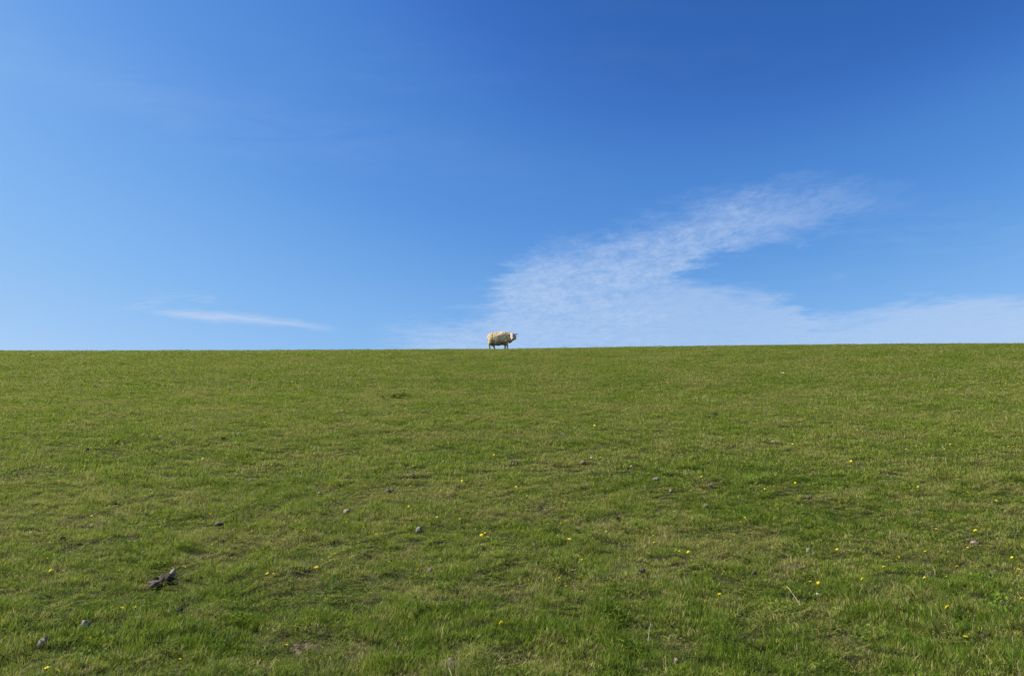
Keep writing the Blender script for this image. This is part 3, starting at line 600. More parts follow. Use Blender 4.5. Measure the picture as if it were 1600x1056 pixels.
def scatter(name, label, cat, variants, pts, rots, scl, which):
    """one object that sets copies of the tuft meshes on given points"""
    src = bpy.data.collections.new(name+'_kinds')
    for i, me in enumerate(variants):
        o = bpy.data.objects.new('%s_kind_%02d' % (name, i), me); src.objects.link(o)
    me = bpy.data.meshes.new(name); me.vertices.add(len(pts)); me.vertices.foreach_set('co', np.asarray(pts, np.float32).ravel())
    for k, v, ty in (('rot', rots, 'FLOAT_VECTOR'), ('scl', scl, 'FLOAT_VECTOR')):
        a = me.attributes.new(k, ty, 'POINT'); a.data.foreach_set('vector', np.asarray(v, np.float32).ravel())
    a = me.attributes.new('which', 'INT', 'POINT'); a.data.foreach_set('value', np.asarray(which, np.int32))
    o = obj(name, me); tag(o, label, cat, kind='stuff')
    g = bpy.data.node_groups.new(name+'_nodes', 'GeometryNodeTree')
    g.interface.new_socket('Geometry', in_out='INPUT', socket_type='NodeSocketGeometry')
    g.interface.new_socket('Geometry', in_out='OUTPUT', socket_type='NodeSocketGeometry')
    N = g.nodes.new; L = g.links.new
    gi = N('NodeGroupInput'); go = N('NodeGroupOutput'); ci = N('GeometryNodeCollectionInfo'); ip = N('GeometryNodeInstanceOnPoints')
    m2p = N('GeometryNodeMeshToPoints')
    ci.inputs['Collection'].default_value = src; ci.inputs['Separate Children'].default_value = True; ci.inputs['Reset Children'].default_value = True
    ip.inputs['Pick Instance'].default_value = True
    def attr(n_, t_):
        q = N('GeometryNodeInputNamedAttribute'); q.data_type = t_; q.inputs[0].default_value = n_; return q.outputs[0]
    L(gi.outputs[0], m2p.inputs[0]); L(m2p.outputs[0], ip.inputs['Points']); L(ci.outputs[0], ip.inputs['Instance'])
    L(attr('which', 'INT'), ip.inputs['Instance Index']); L(attr('rot', 'FLOAT_VECTOR'), ip.inputs['Rotation']); L(attr('scl', 'FLOAT_VECTOR'), ip.inputs['Scale'])
    L(ip.outputs[0], go.inputs[0])
    md = o.modifiers.new('scatter', 'NODES'); md.node_group = g
    return o

MARGIN = 8.
def jitter_points(y0, y1, dens, seed, margin=None):
    """points over the part of the dyke the photograph shows, and a few metres round it"""
    margin = margin or (MARGIN if y1 > 9 else MARGIN-2)
    r = np.random.default_rng(seed); half = .80*y1+margin; st = dens**-.5     # jittered grid: no holes
    x, y = np.meshgrid(np.arange(-half, half, st), np.arange(y0, y1, st)); x = x.ravel(); y = y.ravel()
    x = x+r.uniform(-.55, .55, len(x))*st; y = y+r.uniform(-.55, .55, len(y))*st
    k = np.abs(x) < .80*y+margin; return x[k], y[k]
KINDS = []
def kind(*a, **k): KINDS.append(tuft_mesh('tuft', *a, **k)); return len(KINDS)-1
# turf, near (fine blades) and far (same sward, coarser blades)
near = [kind(160, .13, .022, .054, .0015, .68, 100+i, mat=m_turf) for i in range(5)]
midk = [kind(140, .20, .03, .068, .0026, .7, 200+i, mat=m_turf) for i in range(4)]
fark = [kind(170, .34, .03, .065, .0042, .75, 300+i, mat=m_turf) for i in range(4)]
lush = [kind(100, .11, .05, .125, .0018, .38, 400+i, segs=3, bend=.35, mat=m_lush) for i in range(4)]
lushf = [kind(80, .20, .05, .09, .0034, .45, 450+i, bend=.4, mat=m_lush) for i in range(3)]
dark = [kind(120, .13, .02, .05, .0022, .6, 500+i, mat=m_dark) for i in range(3)]
pale = [kind(34, .13, .05, .10, .0012, .6, 600+i, segs=3, bend=.35, flat=.5, mat=m_straw) for i in range(4)]
palef = [kind(26, .22, .05, .10, .0022, .4, 650+i, bend=.3, mat=m_straw) for i in range(3)]
KINDS += [leaf_mesh('clover', 90, .12, .016, .05, 700+i, m_dark) for i in range(2)]; clover = [len(KINDS)-2, len(KINDS)-1]
KINDS += [leaf_mesh('leaves', 60, .10, .022, .06, 710+i, m_lush) for i in range(2)]; leafy = [len(KINDS)-2, len(KINDS)-1]

PX, PY, PR, PS, PW = [], [], [], [], []
def put(x, y, kinds, smin_, smax_, seed, zs=1.):
    r = np.random.default_rng(seed); n = len(x)
    if n == 0: return
    PX.append(x); PY.append(y); PW.append(np.array(kinds)[r.integers(0, len(kinds), n)])
    # the sward lies this way and that, and stands in clumps
    tx = 1.5*fbm(x*2.3, y*2.3, 301, 3); ty = 1.5*fbm(x*2.3+40, y*2.3, 302, 3)
    k_ = np.interp(y, [8.9, 9, 16.9, 17, 26, 28], [1, .6, .6, .36, .36, .12])      # wide tufts tip less
    PR.append(np.stack([(r.normal(0, .12, n)+tx)*k_, (r.normal(0, .12, n)+ty)*k_, r.uniform(0, 6.283, n)], 1))
    cl = np.clip(1+np.interp(y, [6, 9, 26, 28], [2.7, 2.1, 1.8, .3])*fbm(x*3.4, y*3.4, 303, 3), .4, 2.)
    s = r.uniform(smin_, smax_, n); PS.append(np.stack([s, s, s*zs*cl*r.uniform(.85, 1.15, n)], 1))
def lushness(x, y):      # where the grass stands longer and greener: along the foot, and in spots
    s = fbm(x*.45+9, y*.7, 41, 3)
    return s + .55*np.clip((6.3-y)/1.6, -.27, 1) - .10 + .12*np.clip((x)/8, -.5, 1)*np.clip((9-y)/4, 0, 1)
def darkness(x, y): return fbm(x*.33+2, y*.55+7, 51, 3)
for (y0, y1, dens, ks, seed) in ((1.2, 9, 125, near, 1), (9, 17, 60, midk, 2), (17, 36, 26, fark, 3)):
    x, y = jitter_points(y0, y1, dens, seed); put(x, y, ks, .8, 1.25, seed+50)
for (y0, y1, dens, ks, seed) in ((1.2, 9, 60, lush, 4), (9, 30, 22, lushf, 5)):
    x, y = jitter_points(y0, y1, dens, seed); v = lushness(x, y); r = np.random.default_rng(seed)
    k = (v > .0) & (r.uniform(0, 1, len(x)) < np.clip((v-.0)*4, .04, .85))
    put(x[k], y[k], ks, .6, 1.15, seed+60)
for (y0, y1, dens, ks, seed) in ((1.2, 12, 40, dark+clover, 6), (12, 30, 22, dark, 7)):
    x, y = jitter_points(y0, y1, dens, seed); v = darkness(x, y); r = np.random.default_rng(seed)
    k = (v > .10) & (r.uniform(0, 1, len(x)) < np.clip((v-.10)*5, .05, .8)); put(x[k], y[k], ks, .7, 1.2, seed+60)
for (y0, y1, dens, ks, seed) in ((1.2, 9, 16, pale, 8), (9, 30, 8, palef, 9)):
    x, y = jitter_points(y0, y1, dens, seed); v = fbm(x*.5+20, y*.8, 61, 3); r = np.random.default_rng(seed)
    k = r.uniform(0, 1, len(x)) < np.clip(v*3+.35, .05, 1); put(x[k], y[k], ks, .6, 1.2, seed+60)
x, y = jitter_points(1.2, 10, 5, 10); put(x, y, leafy, .6, 1.2, 70)
TRODDEN = [(x_, y_, .07+.006*y_) for x_, y_, s_, l_ in FLOWERS]+[(l_[1], l_[2]-.05, .08+.6*l_[3]+.003*l_[2]) for l_ in LUMPS]
PX = np.concatenate(PX); PY = np.concatenate(PY); PR = np.concatenate(PR); PS = np.concatenate(PS); PW = np.concatenate(PW)
keep = np.ones(len(PX), bool)
for (hx, hy, hr) in BARE: keep &= ((PX-hx)**2+(PY-hy)**2) > hr*hr
for (hx, hy, hr) in TRODDEN:             # low grass round the flowers and stones that show above it
    q = (PX-hx)**2+(PY-hy)**2 < hr*hr; PS[q, 2] *= .74; PR[q, :2] *= .6
# short turf on the brow
PS[:, 2] *= np.where(PY > 27.5, .62, 1)
PX, PY, PR, PS, PW = PX[keep], PY[keep], PR[keep], PS[keep], PW[keep]
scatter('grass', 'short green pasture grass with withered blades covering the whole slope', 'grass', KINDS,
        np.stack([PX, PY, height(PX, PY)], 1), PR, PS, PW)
# single dry stems standing above the sward, mostly along the foot of the slope
STK = []
def stem_mesh(seed, h, w, lean):
    r = np.random.default_rng(seed); co = []; fa = []; x = y = 0; z = -.01; th = lean*.3; n = 6
    for s in range(n+1):
        ww = w*(1-.5*s/n)
        if s == n: ww *= .3
        for k in range(3): co.append((x+ww*math.cos(k*2.094), y+ww*math.sin(k*2.094), z))
        x += math.sin(th)*h/n; z += math.cos(th)*h/n; y += r.normal(0, .012*h); th += lean*.7/n*r.uniform(.3, 1.8)
    for s in range(n):
        for k in range(3): fa.append((s*3+k, s*3+(k+1) % 3, s*3+3+(k+1) % 3, s*3+3+k))
    nn = len(co)
    for k in range(10):                    # thin seed head
        u = r.uniform(.78, 1.); p = np.array(co[int(u*n)*3]); a = r.uniform(0, 6.28); l = .010
        b = len(co); co += [tuple(p), tuple(p+[l*math.cos(a), l*math.sin(a), .010]), tuple(p+[l*.6*math.cos(a+.5), l*.6*math.sin(a+.5), .016]), tuple(p+[0, 0, .006])]
        fa.append((b, b+1, b+2, b+3))
    return poly_mesh('stem', co, fa, True, {'tone': [r.uniform()]*len(co), 'luck': [0.]*len(co), 'along': [1.]*len(co)})
for i in range(8):
    me = stem_mesh(800+i, .14+.025*i, .0011+.0002*(i % 3), .25+.16*i); me.materials.append(m_straw); STK.append(me)
x, y = jitter_points(1.2, 8, 9, 21); v = fbm(x*.8+3, y*.8, 71, 2); r = np.random.default_rng(22)
k = r.uniform(0, 1, len(x)) < np.clip((v+.12)*1.6*np.clip((8.5-y)/3, .1, 1), .02, .8); x1, y1 = x[k], y[k]
x, y = jitter_points(8, 28, .9, 23); x = np.concatenate([x1, x]); y = np.concatenate([y1, y]); n = len(x)
s = r.uniform(.5, 1.1, n)*np.where(y < 8, 1, .8)
scatter('dry_stems', 'thin pale withered grass stems sticking up from the green sward', 'dry grass', STK,
        np.stack([x, y, height(x, y)], 1), np.stack([r.normal(0, .2, n), r.normal(0, .2, n), r.uniform(0, 6.28, n)], 1),
        np.stack([s*np.where(y > 8, 1.5, 1), s*np.where(y > 8, 1.5, 1), s], 1), r.integers(0, len(STK), n))

def lump_material(name, c1, c2, rough=.9, bump=.5, sc=60, spec=.2, c3=None):
    M = Mat(name); tc = M.n('ShaderNodeTexCoord').outputs['Object']
    c = M.mix(M.ramp(M.noise(tc, sc, 4, .65), .35, .68), rgba(*c1), rgba(*c2))
    if c3: c = M.mix(M.ramp(M.noise(tc, sc*.45, 3, .6), .52, .66), c, rgba(*c3))
    bp = M.n('ShaderNodeBump', {'Strength': bump, 'Distance': .004, 'Height': M.noise(tc, sc*2.2, 5, .7)})
    b = M.n('ShaderNodeBsdfPrincipled', {'Base Color': c, 'Roughness': rough, 'Specular IOR Level': spec, 'Normal': bp.outputs[0]})
    M.t.links.new(b.outputs[0], M.out.inputs[0]); return M.m
LM = {'pale': lump_material('pale_stone', (.17, .145, .115), (.28, .245, .20), c3=(.09, .08, .065)),
      'white': lump_material('white_stone', (.34, .31, .26), (.48, .45, .39)),
      'grey': lump_material('grey_stone', (.14, .13, .11), (.24, .22, .19), c3=(.07, .065, .05)),
      'brown': lump_material('brown_stone', (.085, .065, .045), (.16, .125, .09), c3=(.035, .028, .02)),
      'dark': lump_material('dark_stone', (.025, .021, .016), (.065, .055, .043), c3=(.12, .10, .08)),
      'black': lump_material('black_dung', (.012, .011, .010), (.035, .032, .028), .45, spec=.5),
      'tan': lump_material('tan_stone', (.20, .155, .10), (.32, .26, .18), c3=(.11, .08, .05)),
      'pink': lump_material('pink_stone', (.19, .135, .105), (.27, .20, .16))}
def lump_mesh(name, w, h, seed, rough, sub=3, parts=None):
    """one closed rough lump, or several grown together, w wide, h high"""
    bm = bmesh.new(); r = random.Random(seed)
    parts = parts or [(0, 0, 0, 1, 1, 1)]
    for (cx, cy, cz, sx, sy, szz) in parts:
        v0 = bmesh.ops.create_icosphere(bm, subdivisions=sub, radius=.5)['verts']
        ph = Vector((r.uniform(0, 50), r.uniform(0, 50), r.uniform(0, 50)))
        for v in v0:
            d = v.co.normalized()
            k = 1 + rough*mnoise.noise(d*1.3+ph) + rough*.6*mnoise.noise(d*3.1+ph) + rough*.3*mnoise.noise(d*7+ph)
            cc = d*.5*k
            for ax in range(3):                      # broken faces
                if rough < .45:
                    pass
            pl = mnoise.cell(d*1.6+ph)*.06
            cc *= 1-pl
            v.co = Vector((cx+cc.x*sx, cy+cc.y*sy, cz+cc.z*szz))
    for v in bm.verts: v.co = Vector((v.co.x*w, v.co.y*w*.85, v.co.z*h+h*.20))
    me = bpy.data.meshes.new(name); bm.to_mesh(me); bm.free(); me.shade_smooth(); return me
for i, (kd, x, y, w, h, colr, lab, cat) in enumerate(LUMPS):
    r = random.Random(900+i)
    if kd == 'stone': me = lump_mesh('stone', w, h*1.15, 10+i, .38, parts=[(0, 0, 0, 1, 1, 1)])
    elif kd == 'clod':
        me = lump_mesh('clod', w, h*1.2, 10+i, .55, 2, [(r.uniform(-.28, .28), r.uniform(-.3, .3), r.uniform(-.15, .12), r.uniform(.42, .75), r.uniform(.4, .7), r.uniform(.6, .95)) for k in range(6)])
    else:
        me = lump_mesh('dung', w, h*1.2, 10+i, .25, 2, [(r.uniform(-.4, .4), r.uniform(-.35, .35), r.uniform(-.2, .2)-.05, r.uniform(.26, .42), r.uniform(.26, .42), r.uniform(.45, .7)) for k in range(13)])
    nm = {'stone': 'pebble' if cat == 'pebble' else 'stone', 'clod': 'earth_clod', 'dung': 'sheep_dropping'}[kd]
    o = obj(nm, me, LM[colr]); o.location = (x, y, hz(x, y)+.016)
    o.rotation_euler = (gnormal(x, y).to_track_quat('Z', 'Y').to_euler().x*.8, r.uniform(-.15, .15), r.uniform(-.6, .6) if w > .12 else r.uniform(0, 6.28))
    tag(o, lab, cat, {'stone': 'stones and pebbles scattered over the slope', 'clod': 'earth clods scattered over the slope', 'dung': 'sheep droppings in the grass'}[kd])

# bare soil showing through the sward
m_patch = lump_material('bare_soil', (.07, .050, .036), (.17, .125, .095), sc=25, bump=1)
for i, ((x, y, rr), lab) in enumerate(zip(SOIL_SPOTS[:3], ('pinkish bare soil patch with no grass near the lower right', 'dark brown bare soil patch beside a yellow flower bottom left of centre', 'small dark soil hollow in the long grass at the bottom edge'))):
    n = 28; co = [(0, 0, .012)]; fa = []
    for j in (1, 2, 3):
        for k in range(n):
            a = 6.2832*k/n; q = rr*(j/3)*(1+.35*mnoise.noise(Vector((math.cos(a)*1.5, math.sin(a)*1.5, i*7.))))
            px_, py_ = q*1.5*math.cos(a), q*math.sin(a)
            co.append((px_, py_, hz(x+px_, y+py_)-hz(x, y)+(.010 if j < 3 else -.02)+.022*mnoise.noise(Vector((px_*30, py_*30, 0)))))
    tri = [(0, 1+k, 1+(k+1) % n) for k in range(n)]
    for j in (0, 1):
        for k in range(n):
            a_, b_ = 1+j*n+k, 1+j*n+(k+1) % n; tri += [(a_, a_+n, b_+n), (a_, b_+n, b_)]
    o = obj('bare_soil_patch', poly_mesh('bare_soil_patch', co, tri), m_patch); o.location = (x, y, hz(x, y)); tag(o, lab, 'bare soil', 'bare soil patches in the grass')

# dark green rosettes of leaves
def rosette(x, y, rad, n, lab, seed):
    r = random.Random(seed); e = empty('rosette_plant', (x, y, hz(x, y)), r.uniform(0, 6)); tag(e, lab, 'plant', 'dark green weed rosettes')
    for k in range(n):
        L_ = rad*r.uniform(.6, 1.1); a = 6.2832*k/n+r.uniform(-.2, .2); co = []; fa = []; th = r.uniform(.2, .9); px_ = 0; pz = .01
        for s in range(6):
            u = s/5; wd = L_*.16*math.sin(math.pi*min(.97, u*.85+.12))*(1.25 if s % 2 else .8)
            co += [(px_*math.cos(a)+wd*math.sin(a), px_*math.sin(a)-wd*math.cos(a), pz+.15*wd), (px_*math.cos(a)-wd*math.sin(a), px_*math.sin(a)+wd*math.cos(a), pz+.15*wd)]
            px_ += L_/5*math.cos(th); pz += L_/5*math.sin(th); th -= .28
        for s in range(5): q = 2*s; fa.append((q, q+1, q+3, q+2))
        obj('leaf', poly_mesh('leaf', co, fa, True, {'tone': [r.random()]*len(co), 'luck': [.99]*len(co), 'along': [1.]*len(co)}), m_dark, e)
rosette(*ROSETTES[0], .30, 16, 'largest dark green leaf rosette high on the slope left of the sheep', 1)
rosette(*ROSETTES[1], .20, 12, 'small rosette touching the left side of the largest dark one', 2)
rosette(*ROSETTES[2], .22, 12, 'small rosette touching the right side of the largest dark one', 3)

# ------------------------------------------------------------------ yellow flowers
def simple(name, c, rough=.7, trans=None):
    M = Mat(name); oi = M.n('ShaderNodeObjectInfo').outputs['Random']
    cc = M.mix(oi, rgba(*c), rgba(*[v*.8 for v in c]))
    b = M.n('ShaderNodeBsdfPrincipled', {'Base Color': cc, 'Roughness': rough, 'Specular IOR Level': .25})
    s = b.outputs[0]
    if trans: s = M.n('ShaderNodeMixShader', {0: trans, 1: s, 2: M.n('ShaderNodeBsdfTranslucent', {'Color': cc}).outputs[0]}).outputs[0]
    M.t.links.new(s, M.out.inputs[0]); return M.m
m_petal = simple('yellow_petals', (.95, .78, .01), .6, .25); m_stem = simple('flower_stem', (.12, .16, .04)); m_sepal = simple('flower_sepals', (.06, .10, .02))
def flower_meshes(seed, hgt, rad):
    r = random.Random(seed); lean = r.uniform(-.5, .5); la = r.uniform(0, 6.28); co = []; fa = []; x = y = 0.; z = -.02; th = 0
    for s in range(6):
        for k in range(4): a = k*math.pi/2; co.append((x+.0014*math.cos(a), y+.0014*math.sin(a), z))
        if s < 5: x += math.sin(th)*math.cos(la)*(hgt+.02)/5; y += math.sin(th)*math.sin(la)*(hgt+.02)/5; z += math.cos(th)*(hgt+.02)/5; th += lean*.25
    for s in range(5):
        for k in range(4): fa.append((s*4+k, s*4+(k+1) % 4, s*4+4+(k+1) % 4, s*4+4+k))
    stem = poly_mesh('stem', co, fa); stem.materials.append(m_stem)
    top = Vector((x, y, z)); R_ = Euler((r.uniform(.1, .7), r.uniform(-.35, .35), r.uniform(0, 6.28))).to_matrix()
    co = []; tri = []
    for ring, (n, ln, up) in enumerate(((15, 1., .16), (11, .68, .38), (6, .36, .7))):
        for k in range(n):
            a = 6.2832*(k+ring*.5)/n+r.uniform(-.06, .06); L_ = rad*ln*r.uniform(.88, 1.08); w = rad*.24*(1 if ring < 2 else .8); b = len(co)
            d = Vector((math.cos(a), math.sin(a), 0)); t_ = Vector((-math.sin(a), math.cos(a), 0)); u = Vector((0, 0, 1))
            for p in (d*rad*.06, d*L_*.6+t_*w*.5+u*L_*up*.75, d*L_+t_*w*.36+u*L_*up, d*L_-t_*w*.36+u*L_*up, d*L_*.6-t_*w*.5+u*L_*up*.75): co.append(top+R_@p+R_@Vector((0, 0, .003+ring*.0012)))
            tri += [(b, b+1, b+4), (b+1, b+2, b+3), (b+1, b+3, b+4)]
    head = poly_mesh('flower_head', co, tri, False); head.materials.append(m_petal)
    co = []; tri = []
    for k in range(8):
        a = 6.2832*k/8; co += [top+R_@Vector((.0016*math.cos(a), .0016*math.sin(a), -.008)), top+R_@Vector((rad*.33*math.cos(a), rad*.33*math.sin(a), .003))]
    for k in range(8): a_, b_ = 2*k, (2*k+2) % 16; tri += [(a_, b_, b_+1), (a_, b_+1, a_+1)]
    sep = poly_mesh('sepals', co, tri); sep.materials.append(m_sepal)
    return stem, head, sep
FV = [flower_meshes(40+i, .080+.010*(i % 4), .0150+.0012*(i % 3)) for i in range(7)]
for i, (x, y, s, lab) in enumerate(FLOWERS):
    r = random.Random(3000+i); st, hd, sp_ = FV[i % 7]
    e = empty('yellow_flower', (x, y, hz(x, y)+.008), r.uniform(0, 6.28)); s *= r.uniform(.9, 1.1); e.scale = (s, s, 1.25*r.uniform(.95, 1.15)); tag(e, lab, 'flower', 'yellow flowers scattered over the slope')
    obj('stem', st, None, e); obj('flower_head', hd, None, e); obj('sepals', sp_, None, e)

# loose stalks lying on the grass
m_stalk = lump_material('pale_stalk', (.42, .38, .24), (.60, .56, .40), .6, .1)
def stalk(name, p, q, w, lab, lift0=.06, lift1=.06, seed=0, sag=.01):
    r = random.Random(seed); n = 8; co = []; fa = []
    A = Vector((p[0], p[1], hz(*p)+lift0)); B = Vector((q[0], q[1], hz(*q)+lift1))
    for s in range(n+1):
        u = s/n; c = A.lerp(B, u)+Vector((r.uniform(-1, 1), r.uniform(-1, 1), r.uniform(-1, 1)))*w*.5; c.z += sag*math.sin(u*math.pi)
        for k in range(5): a = k*1.2566; co.append((c.x+w*math.cos(a)*.7, c.y+w*math.cos(a)*.7, c.z+w*math.sin(a)))
    for s in range(n):
        for k in range(5): fa.append((s*5+k, s*5+(k+1) % 5, s*5+5+(k+1) % 5, s*5+5+k))
    o = obj(name, poly_mesh(name, co, fa), m_stalk); tag(o, lab, 'stalk', 'loose pale stalks lying on the grass'); return o
stalk('flower_stalk', STALK[:2], STALK[2:], .0022, 'long bare pale stalk running down right from a yellow flower', .075, .055)
for (a_, b_, c_, d_), w, lab in zip(STICKS, (.014, .008, .008, .010, .003), ('pale brown stick lying level on the right upper slope', 'thin pale straw lying level just right of the middle', 'short pale curved stalk on the left middle slope', 'short white feather, shaped as a stalk, high under the crest on the right', 'tall pale dry stalk leaning at the bottom right of centre')):  # the whitish one under the crest is a feather in stalk form
    stalk('dry_stalk', (a_, b_), (c_, d_), w, lab, .05, .05, seed=int(w*1e4), sag=.02)

# ------------------------------------------------------------------ the sheep (faces +X, looks at the camera side, -Y)
def capsule(bm, a, b, ra, rb, n=14, flat=(1, 1)):
    """tapered limb with round ends"""
    a = Vector(a); b = Vector(b); d = (b-a); L_ = d.length; q = d.to_track_quat('Z', 'Y').to_matrix(); rings = []
    prof = [(-ra*math.cos(t), ra*math.sin(t)) for t in (0.25, .6, 1.0, 1.35)]+[(0, ra)]+[(L_*u, ra+(rb-ra)*u) for u in (.33, .66)]+[(L_, rb)]+[(L_+rb*math.sin(t), rb*math.cos(t)) for t in (.25, .6, 1.0, 1.35)]
    for (z, r_) in prof:
        rings.append([bm.verts.new(a+q@Vector((r_*math.cos(6.2832*k/n)*flat[0], r_*math.sin(6.2832*k/n)*flat[1], z))) for k in range(n)])
    for i in range(len(rings)-1):
        for k in range(n): bm.faces.new((rings[i][k], rings[i][(k+1) % n], rings[i+1][(k+1) % n], rings[i+1][k]))
    bm.faces.new(list(reversed(rings[0]))); bm.faces.new(rings[-1])
def ball(bm, c, r_, rot=(0, 0, 0)):
    vs = bmesh.ops.create_icosphere(bm, subdivisions=3, radius=1)['verts']; m = Matrix.Translation(c) @ Euler(rot).to_matrix().to_4x4() @ Matrix.Diagonal((*r_, 1))
    for v in vs: v.co = m @ v.co
def fuse(bm, voxel, smooth):
    """the blobs of bm as one continuous skin"""
    me = bpy.data.meshes.new('tmp'); bm.to_mesh(me); bm.free(); o = bpy.data.objects.new('tmp', me); col.objects.link(o)
    m = o.modifiers.new('r', 'REMESH'); m.mode = 'VOXEL'; m.voxel_size = voxel; m.use_smooth_shade = True
    m = o.modifiers.new('s', 'SMOOTH'); m.factor = .5; m.iterations = smooth
    res = bpy.data.meshes.new_from_object(o.evaluated_get(bpy.context.evaluated_depsgraph_get())); bpy.data.objects.remove(o); bpy.data.meshes.remove(me)
    res.shade_smooth(); return res
SX, SY = SHEEP_X, 29.75
sheep = empty('sheep', (SX, SY, hz(SX, SY)-.005), R(-9)); sheep.scale = (1.03, 1.03, 1.11)
tag(sheep, 'cream white woolly sheep standing on the crest and looking at the camera', 'sheep')
bm = bmesh.new()
capsule(bm, (-.34, 0, .52), (.26, 0, .52), .17, .18)
capsule(bm, (.26, 0, .54), (.50, -.04, .60), .15, .10)
HP = Vector((.560, -.115, .590)); MZ = Vector((.605, -.325, .385))          # poll and muzzle
capsule(bm, HP, HP.lerp(MZ, .55), .102, .078); capsule(bm, HP.lerp(MZ, .5), MZ, .078, .056, flat=(1, .92))
ball(bm, HP.lerp(MZ, .45)+Vector((0, -.01, -.045)), (.052, .08, .04), (.7, 0, 0))      # jaw
capsule(bm, (.50, -.03, .60), HP, .11, .10)
for sgn, tip in ((-1, (-.165, -.045, -.020)), (1, (.185, .030, .020))):                     # ears, held out level
    base = HP+Vector((sgn*.075, -.025, .035)); capsule(bm, base, base+Vector(tip)*.5, .020, .034, flat=(1, .62)); capsule(bm, base+Vector(tip)*.5, base+Vector(tip)*.86, .033, .012, flat=(1, .62))
LEG = [((-.36, -.10, .42), (-.45, -.11, .25), (-.425, -.12, .06), (-.415, -.125, .015), .12, .052),      # near hind
       ((-.30, .09, .42), (-.30, .10, .25), (-.235, .11, .06), (-.225, .11, .015), .115, .050),
       ((.27, -.10, .42), (.345, -.11, .22), (.350, -.115, .06), (.355, -.12, .015), .088, .042),
       ((.22, .09, .42), (.215, .10, .22), (.205, .10, .06), (.21, .10, .015), .088, .042)]
for (p0, p1, p2, p3, r0, r1) in LEG:
    capsule(bm, p0, p1, r0, r1*1.05); capsule(bm, p1, p2, r1, r1*.66); capsule(bm, p2, p3, r1*.66, r1*.8)
body_me = fuse(bm, .011, 3)
me = body_me; n = len(me.vertices); co = np.empty(n*3, np.float32); me.vertices.foreach_get('co', co); co = co.reshape(-1, 3)
dirm = np.array((MZ-HP).normalized()); tt = (co-np.array(HP)) @ dirm/(MZ-HP).length
ear = (np.abs(co[:, 0]-.56) > .105) & (co[:, 2] > .56) & (co[:, 0] > .38) & (co[:, 1] < (-.13 if 0 else .0)) & ((co[:, 0] > .6) | (co[:, 1] < -.13))
at_ = me.attributes.new('earness', 'FLOAT', 'POINT'); at_.data.foreach_set('value', ear.astype(np.float32))
at_ = me.attributes.new('nose', 'FLOAT', 'POINT'); at_.data.foreach_set('value', np.clip((tt-.93)*6, 0, 1)*(co[:, 0] > .45))
M = Mat('sheep_skin'); tcs = M.n('ShaderNodeTexCoord').outputs['Object']
c = M.mix(M.ramp(M.noise(tcs, 14, 4, .6), .3, .7), rgba(.40, .30, .20), rgba(.52, .41, .29))
c = M.mix(M.n('ShaderNodeAttribute', attribute_name='earness').outputs['Fac'], c, rgba(.10, .08, .07))
c = M.mix(M.n('ShaderNodeAttribute', attribute_name='nose').outputs['Fac'], c, rgba(.20, .13, .11))
zz = M.n('ShaderNodeSeparateXYZ', {0: tcs}).outputs[2]
c = M.mix(M.ramp(zz, .22, .05, 0., .55), c, rgba(.26, .20, .13))
b = M.n('ShaderNodeBsdfPrincipled', {'Base Color': c, 'Roughness': .9, 'Specular IOR Level': .15, 'Normal': M.n('ShaderNodeBump', {'Strength': .4, 'Distance': .004, 'Height': M.noise(tcs, 120, 3)}).outputs[0]})
M.t.links.new(b.outputs[0], M.out.inputs[0])
obj('body', body_me, M.m, sheep)
# fleece
bm = bmesh.new()
ball(bm, (-.33, 0, .545), (.205, .225, .235)); ball(bm, (-.36, -.09, .42), (.135, .135, .20), (0, .12, 0)); ball(bm, (-.34, .09, .42), (.13, .13, .20))
ball(bm, (-.10, 0, .505), (.34, .265, .285)); ball(bm, (.10, 0, .505), (.29, .25, .28)); ball(bm, (.22, 0, .55), (.215, .215, .245))
ball(bm, (.28, -.09, .38), (.10, .11, .16)); ball(bm, (.26, .09, .38), (.10, .11, .16)); ball(bm, (-.05, 0, .62), (.42, .17, .165))
ball(bm, (.40, -.01, .50), (.16, .155, .19), (0, .45, 0)); capsule(bm, (.34, 0, .585), (.575, .035, .545), .175, .13)
ball(bm, HP+Vector((0, .02, .075)), (.07, .06, .035)); ball(bm, (.47, .0, .40), (.13, .12, .09), (0, -.8, 0))
fl = fuse(bm, .014, 5)
# locks: push the skin in and out in hanging clumps, then hang single locks on it
n = len(fl.vertices); no = [v.normal.copy() for v in fl.vertices]
for v, nn in zip(fl.vertices, no):
    p = v.co; q = Vector((p.x*16, p.y*16, p.z*8)); q2 = q+Vector((1.5*mnoise.noise(p*5), 0, 0))
    f1 = mnoise.voronoi(q2)[0]; d1 = f1[1]-f1[0]
    rift = math.exp(-((p.x+.275-.05*(p.z-.5)+.012*mnoise.noise(p*9))/.018)**2)*(.8 if p.z < .68 else 0)     # parting in front of the thigh
    rift2 = math.exp(-((p.x-.335+.2*(p.z-.5)+.015*mnoise.noise(p*9))/.02)**2)*.5
    v.co = p + nn*(.016*min(1, d1*1.6)-.010+.040*mnoise.noise(p*4.2)+.014*mnoise.noise(p*11)+.008*mnoise.noise(p*22)-.030*rift-.02*rift2)
M = Mat('fleece'); tcs = M.n('ShaderNodeTexCoord').outputs['Object']
mpv = M.n('ShaderNodeMapping', {'Vector': tcs, 'Scale': (1, 1, .75)}).outputs[0]
c = M.mix(M.ramp(M.noise(mpv, 9, 5, .65), .33, .66), rgba(.58, .44, .25), rgba(.82, .68, .44))
c = M.mix(M.ramp(M.noise(mpv, 30, 4, .7), .45, .75, 0, .5), c, rgba(.45, .34, .20))
zz = M.n('ShaderNodeSeparateXYZ', {0: tcs}).outputs[2]
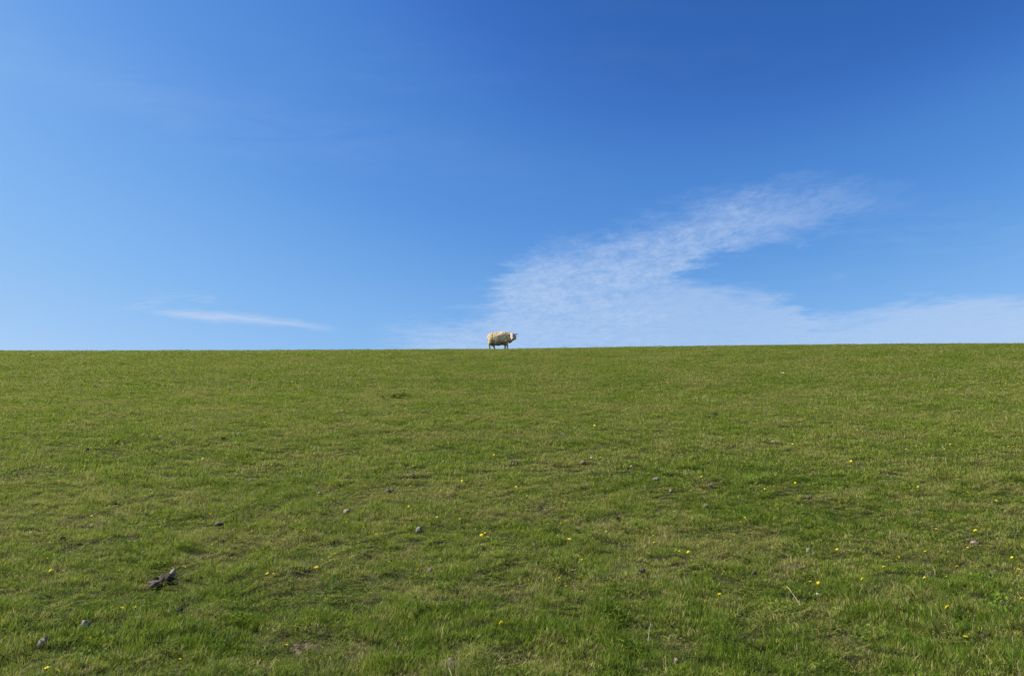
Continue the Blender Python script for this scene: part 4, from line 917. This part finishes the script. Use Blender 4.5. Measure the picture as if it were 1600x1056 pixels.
c = M.mix(M.math('MULTIPLY', M.ramp(zz, .44, .26), M.ramp(M.noise(mpv, 12, 4, .6), .25, .6, .45, .9)), c, rgba(.19, .145, .075))   # dirty, grass-stained belly wool, with the shade of the lower flank painted in
b = M.n('ShaderNodeBsdfPrincipled', {'Base Color': c, 'Roughness': .95, 'Specular IOR Level': .1, 'Sheen Weight': .25, 'Normal': M.n('ShaderNodeBump', {'Strength': .8, 'Distance': .008, 'Height': M.noise(mpv, 70, 4, .7)}).outputs[0]})
M.t.links.new(b.outputs[0], M.out.inputs[0]); m_fleece = M.m
fleece = obj('fleece', fl, m_fleece, sheep)
co = []; tri = []; r = random.Random(5)
pol = list(fl.polygons); fl.update()
for k in range(9000):
    f_ = pol[r.randrange(len(pol))]; p = f_.center; nn = f_.normal
    if p.z < .23: continue
    t_ = Vector((r.gauss(0, .3), r.gauss(0, .3), -1)); t_ -= nn*t_.dot(nn); t_.normalize(); s_ = nn.cross(t_)
    L_ = r.uniform(.012, .028); w = r.uniform(.003, .006); tip = p+nn*r.uniform(.004, .014)+t_*L_; b_ = len(co)
    co += [p-s_*w-nn*.003, p+s_*w-nn*.003, p+nn*.008+t_*L_*.5+s_*w*.8, tip, p+nn*.008+t_*L_*.5-s_*w*.8]; tri += [(b_, b_+1, b_+2), (b_, b_+2, b_+4), (b_+4, b_+2, b_+3)]
lk = obj('wool_locks', poly_mesh('wool_locks', co, tri, False), m_fleece, fleece); lk['kind'] = 'stuff'
# eyes, nostrils, hooves, tail
m_eye = simple('eye', (.015, .010, .006), .15); m_hoof = simple('hoof', (.06, .05, .04), .5)
fw = (MZ-HP).normalized()
for sgn in (-1, 1):
    bm = bmesh.new(); ball(bm, (0, 0, 0), (.013, .013, .013)); me = bpy.data.meshes.new('eye'); bm.to_mesh(me); bm.free(); me.shade_smooth()
    e = obj('eye', me, m_eye, sheep); e.location = HP+fw*.075+Vector((sgn*.072, -.030, .030))
    bm = bmesh.new(); ball(bm, (0, 0, 0), (.007, .006, .010)); me = bpy.data.meshes.new('nostril'); bm.to_mesh(me); bm.free()
    e = obj('nostril', me, m_eye, sheep); e.location = MZ+fw*.048+Vector((sgn*.016, 0, .006))
for (p0, p1, p2, p3, r0, r1) in LEG:
    bm = bmesh.new()
    for sgn in (-1, 1): capsule(bm, (.012, sgn*.013, .028), (.026, sgn*.015, .008), .017, .014, 8)
    me = bpy.data.meshes.new('hoof'); bm.to_mesh(me); bm.free(); me.shade_smooth(); h = obj('hoof', me, m_hoof, sheep); h.location = (p3[0], p3[1], 0)
bm = bmesh.new(); capsule(bm, (-.51, 0, .60), (-.545, 0, .50), .045, .03); me = fuse(bm, .012, 2)
obj('tail', me, m_fleece, sheep)
